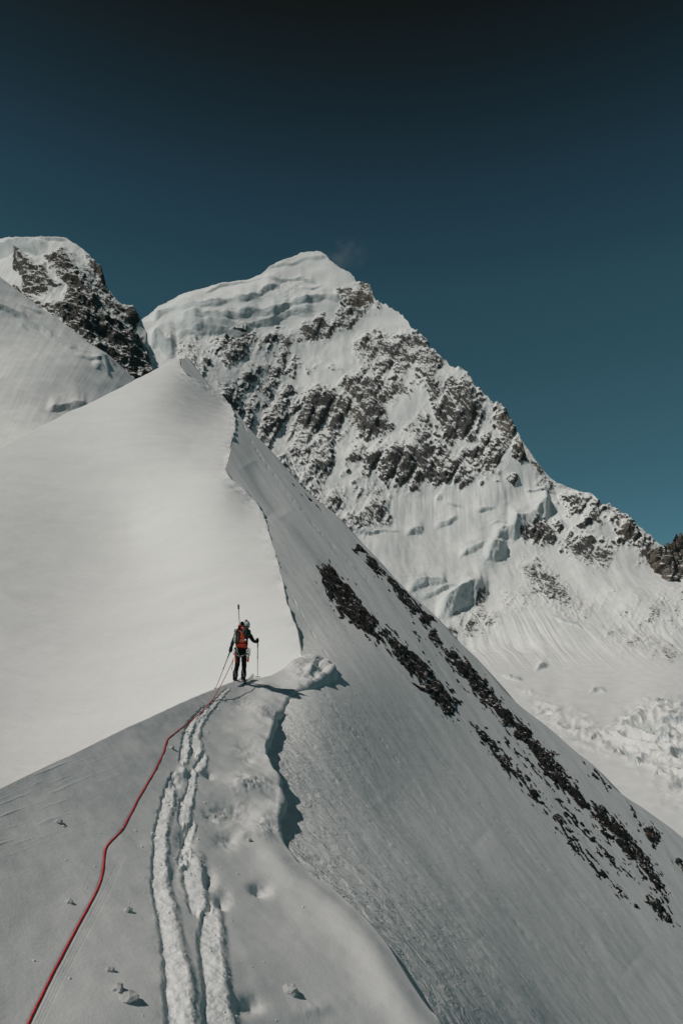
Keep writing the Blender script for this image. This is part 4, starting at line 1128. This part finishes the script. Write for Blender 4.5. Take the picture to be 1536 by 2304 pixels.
# ------------------------------------------------------------------ backpack
pk = bpy.data.objects.new('backpack', None); C.objects.link(pk)
pb = cz(755, 1200, -0.14); pk.location = pb
pk['label'] = 'orange red backpack with grey side bundle and green rolls on the climber\'s back'; pk['category'] = 'backpack'
def ppart(mb, name, mats, parent=None, **kw):
    o = mb.build(name, mats, None, origin=pb, **kw); o.parent = parent or pk; o.location = (0, 0, 0); return o
dyp = -0.13
pup = (cz(805, 760, 0.02) - cz(757, 1195, dyp)).normalized()
px_ = (RX - pup * RX.dot(pup)).normalized(); pn = px_.cross(pup).normalized()     # pn points away from the viewer
mid = (cz(812, 775, 0.0) + cz(762, 1200, dyp)) / 2
mb = MB(); mb.sup(mid, px_ * 0.135, pn * 0.125, pup * 0.265, 0.45, 0.5, 28, 18, 0.03)
mb.v = [tuple(Vector(v) + pn * 0.010 * float(fbm(np.array([v]), (14, 14, 10), 2, 3)[0])) for v in mb.v]
bag = ppart(mb, 'main_bag', M_orange)
mb = MB(); mb.sup(mid + pup * 0.225 + px_ * 0.003, px_ * 0.145, pn * 0.13, pup * 0.06, 0.55, 0.5, 24, 12); ppart(mb, 'lid', M_red)
mb = MB(); mb.sup(cz(715, 715, 0.0), px_ * 0.055, pn * 0.08, pup * 0.05, 0.8, 0.8, 14, 10); ppart(mb, 'lid_bulge', M_orange)
mb = MB(); mb.sup(cz(765, 645, 0.10), px_ * 0.052, pn * 0.06, pup * 0.055, 0.8, 0.8, 14, 10); ppart(mb, 'hood_roll', M_jacket)
mb = MB(); mb.sup(cz(755, 1150, dyp - 0.0), px_ * 0.162, pn * 0.13, pup * 0.055, 0.5, 0.5, 24, 10); ppart(mb, 'bottom_panel', M_orange)
sb = MB(); sb.sup(cz(636, 965, dyp - 0.03), px_ * 0.072, pn * 0.08, pup * 0.165, 0.6, 0.7, 18, 14); side = ppart(sb, 'side_bundle', M_grey)
sb = MB(); sb.sup(cz(632, 815, dyp - 0.03), px_ * 0.062, pn * 0.07, pup * 0.055, 0.7, 0.8, 16, 10); ppart(sb, 'bottle_cap', M_silver, side)
for zy in (910, 1055):
    sb = MB(); sb.tube([cz(636, zy, dyp - 0.03) + px_ * 0.076 * math.cos(a) + pn * 0.086 * math.sin(a) - pup * 0.02 * math.cos(a) for a in np.linspace(0, 2 * math.pi, 17)], 0.008, 6); ppart(sb, 'strap', M_red, side)
for (zx, zy, w, h, d) in ((808, 830, 0.050, 0.075, 0.05), (880, 850, 0.048, 0.078, 0.05), (935, 860, 0.035, 0.085, 0.06), (845, 905, 0.075, 0.045, 0.045), (838, 775, 0.040, 0.025, 0.03)):
    sb = MB(); sb.sup(cz(zx, zy, dyp - 0.10 + (0.08 if zx > 920 else 0)), px_ * w, pn * d, pup * h, 0.8, 0.8, 14, 10, lump=0.06, seed=zx); ppart(sb, 'green_roll', M_green)
for zx in (790, 856):
    sb = MB(); sb.box(cz(zx, 1024, dyp - 0.14), px_ * 0.036, pn * 0.006, pup * 0.021); ppart(sb, 'reflective_patch', M_white)
sb = MB(); sb.box(cz(823, 1010, dyp - 0.132), px_ * 0.010, pn * 0.005, pup * 0.12); ppart(sb, 'compression_strap', M_black)
sb = MB(); sb.tube([cz(768, 900, dyp - 0.15), cz(775, 945, dyp - 0.16), cz(755, 990, dyp - 0.155)], 0.007, 6); ppart(sb, 'loop', M_orange)
for s_ in (-1, 1):
    sb = MB(); top = mid + pup * 0.21 + px_ * 0.09 * s_ + pn * 0.11
    sb.tube([top, top + pn * 0.14 + pup * 0.05, top + pn * 0.22 - pup * 0.12 + px_ * 0.04 * s_, mid - pup * 0.2 + pn * 0.12 + px_ * 0.15 * s_], 0.022, 6); ppart(sb, 'shoulder_strap', M_black)

# spare pole strapped upright on the pack
a, b = cz(722, 900, 0.0), cz(685, 300, 0.02)
pr = bpy.data.objects.new('strapped_pole', None); C.objects.link(pr); pr.location = a
pr['label'] = 'black pole strapped upright to the backpack, grip pointing up'; pr['category'] = 'pole'; pr['group'] = 'poles'
mb = MB(); mb.tube([a, b], 0.0085, 8); o = mb.build('shaft', M_black, origin=a); o.parent = pr; o.location = (0, 0, 0)
mb = MB(); mb.tube([cz(685.5, 318, 0.02), cz(684.5, 296, 0.02), cz(683, 230, 0.02), cz(682, 206, 0.02)], [0.018, 0.024, 0.024, 0.020], 10); o = mb.build('grip', M_black, origin=a); o.parent = pr; o.location = (0, 0, 0)

# trekking poles
def pole(hand, tip, label, basket):
    d = (Vector(tip) - Vector(hand)).normalized()
    r = bpy.data.objects.new('trekking_pole', None); C.objects.link(r); r.location = tip
    r['label'] = label; r['category'] = 'pole'; r['group'] = 'poles'
    def pp(mb, name, m, par=None):
        o = mb.build(name, m, origin=tip); o.parent = par or r; o.location = (0, 0, 0); return o
    L = (Vector(tip) - Vector(hand)).length
    mb = MB(); mb.tube([hand, Vector(hand) + d * L * 0.45, Vector(hand) + d * L * 0.455, tip], [0.0095, 0.0095, 0.0075, 0.006], 8); pp(mb, 'shaft', M_black)
    mb = MB(); mb.tube([Vector(hand) - d * 0.07, Vector(hand) - d * 0.04, Vector(hand) + d * 0.10, Vector(hand) + d * 0.2], [0.017, 0.02, 0.016, 0.014], 10); pp(mb, 'grip', M_black)
    mb = MB(); mb.tube([Vector(hand) + d * L * 0.44, Vector(hand) + d * L * 0.48], 0.0135, 8); pp(mb, 'clamp', M_black)
    mb = MB(); c = Vector(tip) - d * 0.02
    e1 = d.orthogonal().normalized(); e2 = d.cross(e1)
    ring = [c + (e1 * math.cos(t) + e2 * math.sin(t)) * basket for t in np.linspace(0, 2 * math.pi, 17)]
    mb.tube(ring, 0.007, 6)
    for t in (0, 2.1, 4.2): mb.tube([c, c + (e1 * math.cos(t) + e2 * math.sin(t)) * basket], 0.006, 6)
    mb.sup(c, e1 * basket * 0.95, e2 * basket * 0.95, d * 0.009, 0.8, 1.0, 14, 4)
    pp(mb, 'basket', M_black)
    mb = MB(); mb.tube([Vector(hand) - d * 0.05, Vector(hand) - d * 0.03 - RX * 0.05 + RZ * 0.02, Vector(hand) - d * 0.02 - RX * 0.07 + RZ * 0.005], 0.005, 5); pp(mb, 'wrist_strap', M_web)
pole(HL, tipL, 'slanting black trekking pole in the climber\'s left hand', 0.035)
pole(HR, tipR, 'upright black trekking pole planted at the climber\'s right', 0.075)

# skis
def ski(foot, label, yaw):
    f = Vector(foot); d = Vector((math.sin(yaw), math.cos(yaw), 0.085)).normalized(); w = d.cross(RZ).normalized(); u = w.cross(d)
    sec = []
    for t in np.linspace(-0.72, 0.98, 30):
        wd = 0.043 + 0.012 * ((t - 0.1) / 0.8) ** 2
        if t > 0.86: wd *= max(0.15, 1 - ((t - 0.86) / 0.125) ** 2)
        if t < -0.68: wd *= 0.8
        z = 0.9 * max(0, t - 0.78) ** 2 * 2.2
        sec.append((f + d * t + u * z, wd))
    mb = MB(); V, Fc = [], []
    for c, wd in sec: V += [c - w * wd, c + w * wd, c + w * wd + u * 0.016, c - w * wd + u * 0.016]
    n = len(sec)
    for i in range(n - 1):
        for k in range(4): a = i * 4 + k; b = i * 4 + (k + 1) % 4; Fc.append((a, b, b + 4, a + 4))
    Fc += [(3, 2, 1, 0), tuple((n - 1) * 4 + k for k in range(4))]
    mb.add(V, Fc)
    r = bpy.data.objects.new('touring_ski', None); C.objects.link(r); r.location = f
    r['label'] = label; r['category'] = 'ski'; r['group'] = 'skis on the climber\'s feet'
    def pp(mb, name, m, **k):
        o = mb.build(name, m, origin=f, **k); o.parent = r; o.location = (0, 0, 0)
    pp(mb, 'blade', M_ski, smooth=False)
    mb = MB(); mb.box(f + d * 0.20 + u * 0.03, w * 0.035, d * 0.035, u * 0.016); pp(mb, 'toe_piece', M_black, smooth=False)
    mb = MB(); mb.box(f - d * 0.06 + u * 0.035, w * 0.032, d * 0.05, u * 0.02); mb.tube([f - d * 0.08 + u * 0.04, f - d * 0.09 + u * 0.085], 0.012, 6); pp(mb, 'heel_piece', M_silver, smooth=False)
ski(cz(606, 2012, 0.0) - RZ * 0.0, 'pale touring ski under the climber\'s left boot', 0.10)
ski(cz(797, 2000, 0.06), 'pale touring ski under the climber\'s right boot', 0.14)

# ------------------------------------------------------------------ rope
pts = []
for x, y in resample(ROPE_PX, 150):
    pts.append(Vector(on_slab(x, y)) + Vector((0, 0, 0.004)))
air = [pts[-1].lerp(cz(575, 1440, -0.10), t) for t in np.linspace(0, 1, 16)[1:]]
for k, p in enumerate(air): p.z -= 0.05 * math.sin(math.pi * (k + 1) / 15)
pts += air
# soften the polyline
for _ in range(2): pts = [pts[0]] + [(pts[i - 1] + pts[i] * 2 + pts[i + 1]) / 4 for i in range(1, len(pts) - 1)] + [pts[-1]]
mb = MB(); mb.tube(pts, [0.0060 + 0.0022 * min(1, k / 120) for k in range(len(pts))], 8)
mb.build('climbing_rope', M_rope, label='red rope lying on the snow from lower left up to the climber', cat='rope')

# ------------------------------------------------------------------ snow blocks and crumbs
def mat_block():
    t = NT('shade_grey_snow_block')  # snow greyed in its colour to imitate the blocks' shaded faces
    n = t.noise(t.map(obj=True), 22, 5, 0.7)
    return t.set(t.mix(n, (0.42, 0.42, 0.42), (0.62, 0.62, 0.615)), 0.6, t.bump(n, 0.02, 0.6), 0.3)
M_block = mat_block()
def lump_mesh(name, r, seed, sub=2, flat=0.75):
    bm = bmesh.new(); bmesh.ops.create_icosphere(bm, subdivisions=sub, radius=r)
    rnd = random.Random(seed); off = Vector((rnd.random() * 50, rnd.random() * 50, rnd.random() * 50))
    for v in bm.verts:
        q = np.array([v.co / r * 1.1 + off])
        k = 1 + 0.8 * float(fbm(q, 1.0, 3, seed % 7)[0]); v.co *= k; v.co.z *= flat
        v.co.x *= 1.1
    me = bpy.data.meshes.new(name); bm.to_mesh(me); bm.free()
    me.polygons.foreach_set('use_smooth', [False] * len(me.polygons))
    me.attributes.new('rough', 'FLOAT', 'POINT').data.foreach_set('value', np.full(len(me.vertices), 0.5, np.float32))
    return me
BLK = [(290, 2243, 16, 'largest snow block, left of the ski track at the bottom'), (264, 2223, 11, 'flat snow block just above the largest block left of the track'), (653, 2221, 14, 'snow block alone on the slope right of the ski track'),
       (134, 1843, 7, 'snow lump on the open slope left of the rope, upper'),
       (157, 2026, 7, 'snow lump left of the rope bend'), (288, 2047, 8, 'flat snow lump between the rope and the left trough'), (388, 1679, 6, 'snow lump beside the upper track near the rope'),
       (247, 2180, 7, 'small snow lump between the rope and the lower track'), (560, 1888, 6, 'snow lump in the trampled patch right of the track')]
for k, (x, y, r, label) in enumerate(BLK):
    p = on_slab(x, y + r * 0.6); rr_ = r * np.linalg.norm(p) / F
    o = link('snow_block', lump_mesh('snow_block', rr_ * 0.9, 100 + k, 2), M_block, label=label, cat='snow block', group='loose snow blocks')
    o.location = Vector(p) + Vector((0, 0, rr_ * 0.22)); o.rotation_euler = (0, 0, k * 1.3)
rnd = random.Random(5)
V, Fc = [], []
bm = bmesh.new(); bmesh.ops.create_icosphere(bm, subdivisions=1, radius=1); bm.verts.ensure_lookup_table()
iv = [v.co.copy() for v in bm.verts]; fc = [[v.index for v in f.verts] for f in bm.faces]; bm.free()
for k in range(300):
    tr = TROUGHS[rnd.choice([0, 0, 0, 1, 1, 2, 3, 4, 6, 7])]; i = rnd.randrange(len(tr) - 1); t = rnd.random()
    x = tr[i][0] * (1 - t) + tr[i + 1][0] * t + rnd.gauss(0, 1) * tr[i][2] * 2.3; y = tr[i][1] * (1 - t) + tr[i + 1][1] * t
    if k % 9 == 0: x, y = rnd.uniform(60, 700), rnd.uniform(1750, 2300)
    if y > 2330: continue
    p = Vector(on_slab(x, y)); r = p.length / F * rnd.choice([0.7, 0.8, 1.0, 1.2, 1.6, 2.4])
    b = len(V)
    for c in iv: V.append(p + Vector((c.x * r * rnd.uniform(0.7, 1.3), c.y * r * rnd.uniform(0.7, 1.3), c.z * r * 0.8 + r * 0.3)))
    Fc += [tuple(b + q for q in f) for f in fc]
me = bpy.data.meshes.new('snow_crumbs'); me.from_pydata([tuple(v) for v in V], [], Fc); me.update()
link('snow_crumbs', me, M_near, kind='stuff', label='loose snow crumbs scattered beside the ski track', cat='snow')

# ------------------------------------------------------------------ blown snow off the summit
def plume():
    m = bpy.data.materials.new('blown_snow'); m.use_nodes = True
    n, l = m.node_tree.nodes, m.node_tree.links
    n.remove(n['Principled BSDF'])
    pv = n.new('ShaderNodeVolumePrincipled'); pv.inputs['Color'].default_value = (0.9, 0.9, 0.9, 1); pv.inputs['Anisotropy'].default_value = 0.2
    tc = n.new('ShaderNodeTexCoord'); nz = n.new('ShaderNodeTexNoise'); nz.inputs['Scale'].default_value = 0.011; nz.inputs['Detail'].default_value = 4; nz.inputs['Roughness'].default_value = 0.6
    l.new(tc.outputs['Object'], nz.inputs['Vector'])
    ln = n.new('ShaderNodeVectorMath'); ln.operation = 'LENGTH'; mp = n.new('ShaderNodeMapping'); mp.inputs['Scale'].default_value = (1 / 150, 1 / 60, 1 / 130)
    l.new(tc.outputs['Object'], mp.inputs[0]); l.new(mp.outputs[0], ln.inputs[0])
    fall = n.new('ShaderNodeMapRange'); fall.interpolation_type = 'SMOOTHSTEP'; l.new(ln.outputs['Value'], fall.inputs[0]); fall.inputs[1].default_value = 0.95; fall.inputs[2].default_value = 0.1; fall.inputs[3].default_value = 0; fall.inputs[4].default_value = 1
    st = n.new('ShaderNodeMapRange'); l.new(nz.outputs['Fac'], st.inputs[0]); st.inputs[1].default_value = 0.45; st.inputs[2].default_value = 0.75; st.inputs[3].default_value = 0; st.inputs[4].default_value = 1
    mu = n.new('ShaderNodeMath'); mu.operation = 'MULTIPLY'; l.new(fall.outputs[0], mu.inputs[0]); l.new(st.outputs[0], mu.inputs[1])
    m2 = n.new('ShaderNodeMath'); m2.operation = 'MULTIPLY'; l.new(mu.outputs[0], m2.inputs[0]); m2.inputs[1].default_value = 0.009
    l.new(m2.outputs[0], pv.inputs['Density']); l.new(pv.outputs[0], n['Material Output'].inputs['Volume'])
    c = at(np.array(775.0), np.array(572.0), np.array(3270.0))
    mb = MB(); mb.sup((0, 0, 0), (150, 0, 0), (0, 60, 0), (0, 0, 130), 1, 1, 16, 10)
    o = mb.build('blown_snow', m, kind='stuff', label='faint plume of wind blown snow drifting off the summit', cat='snow')
    o.location = Vector(c)
plume()
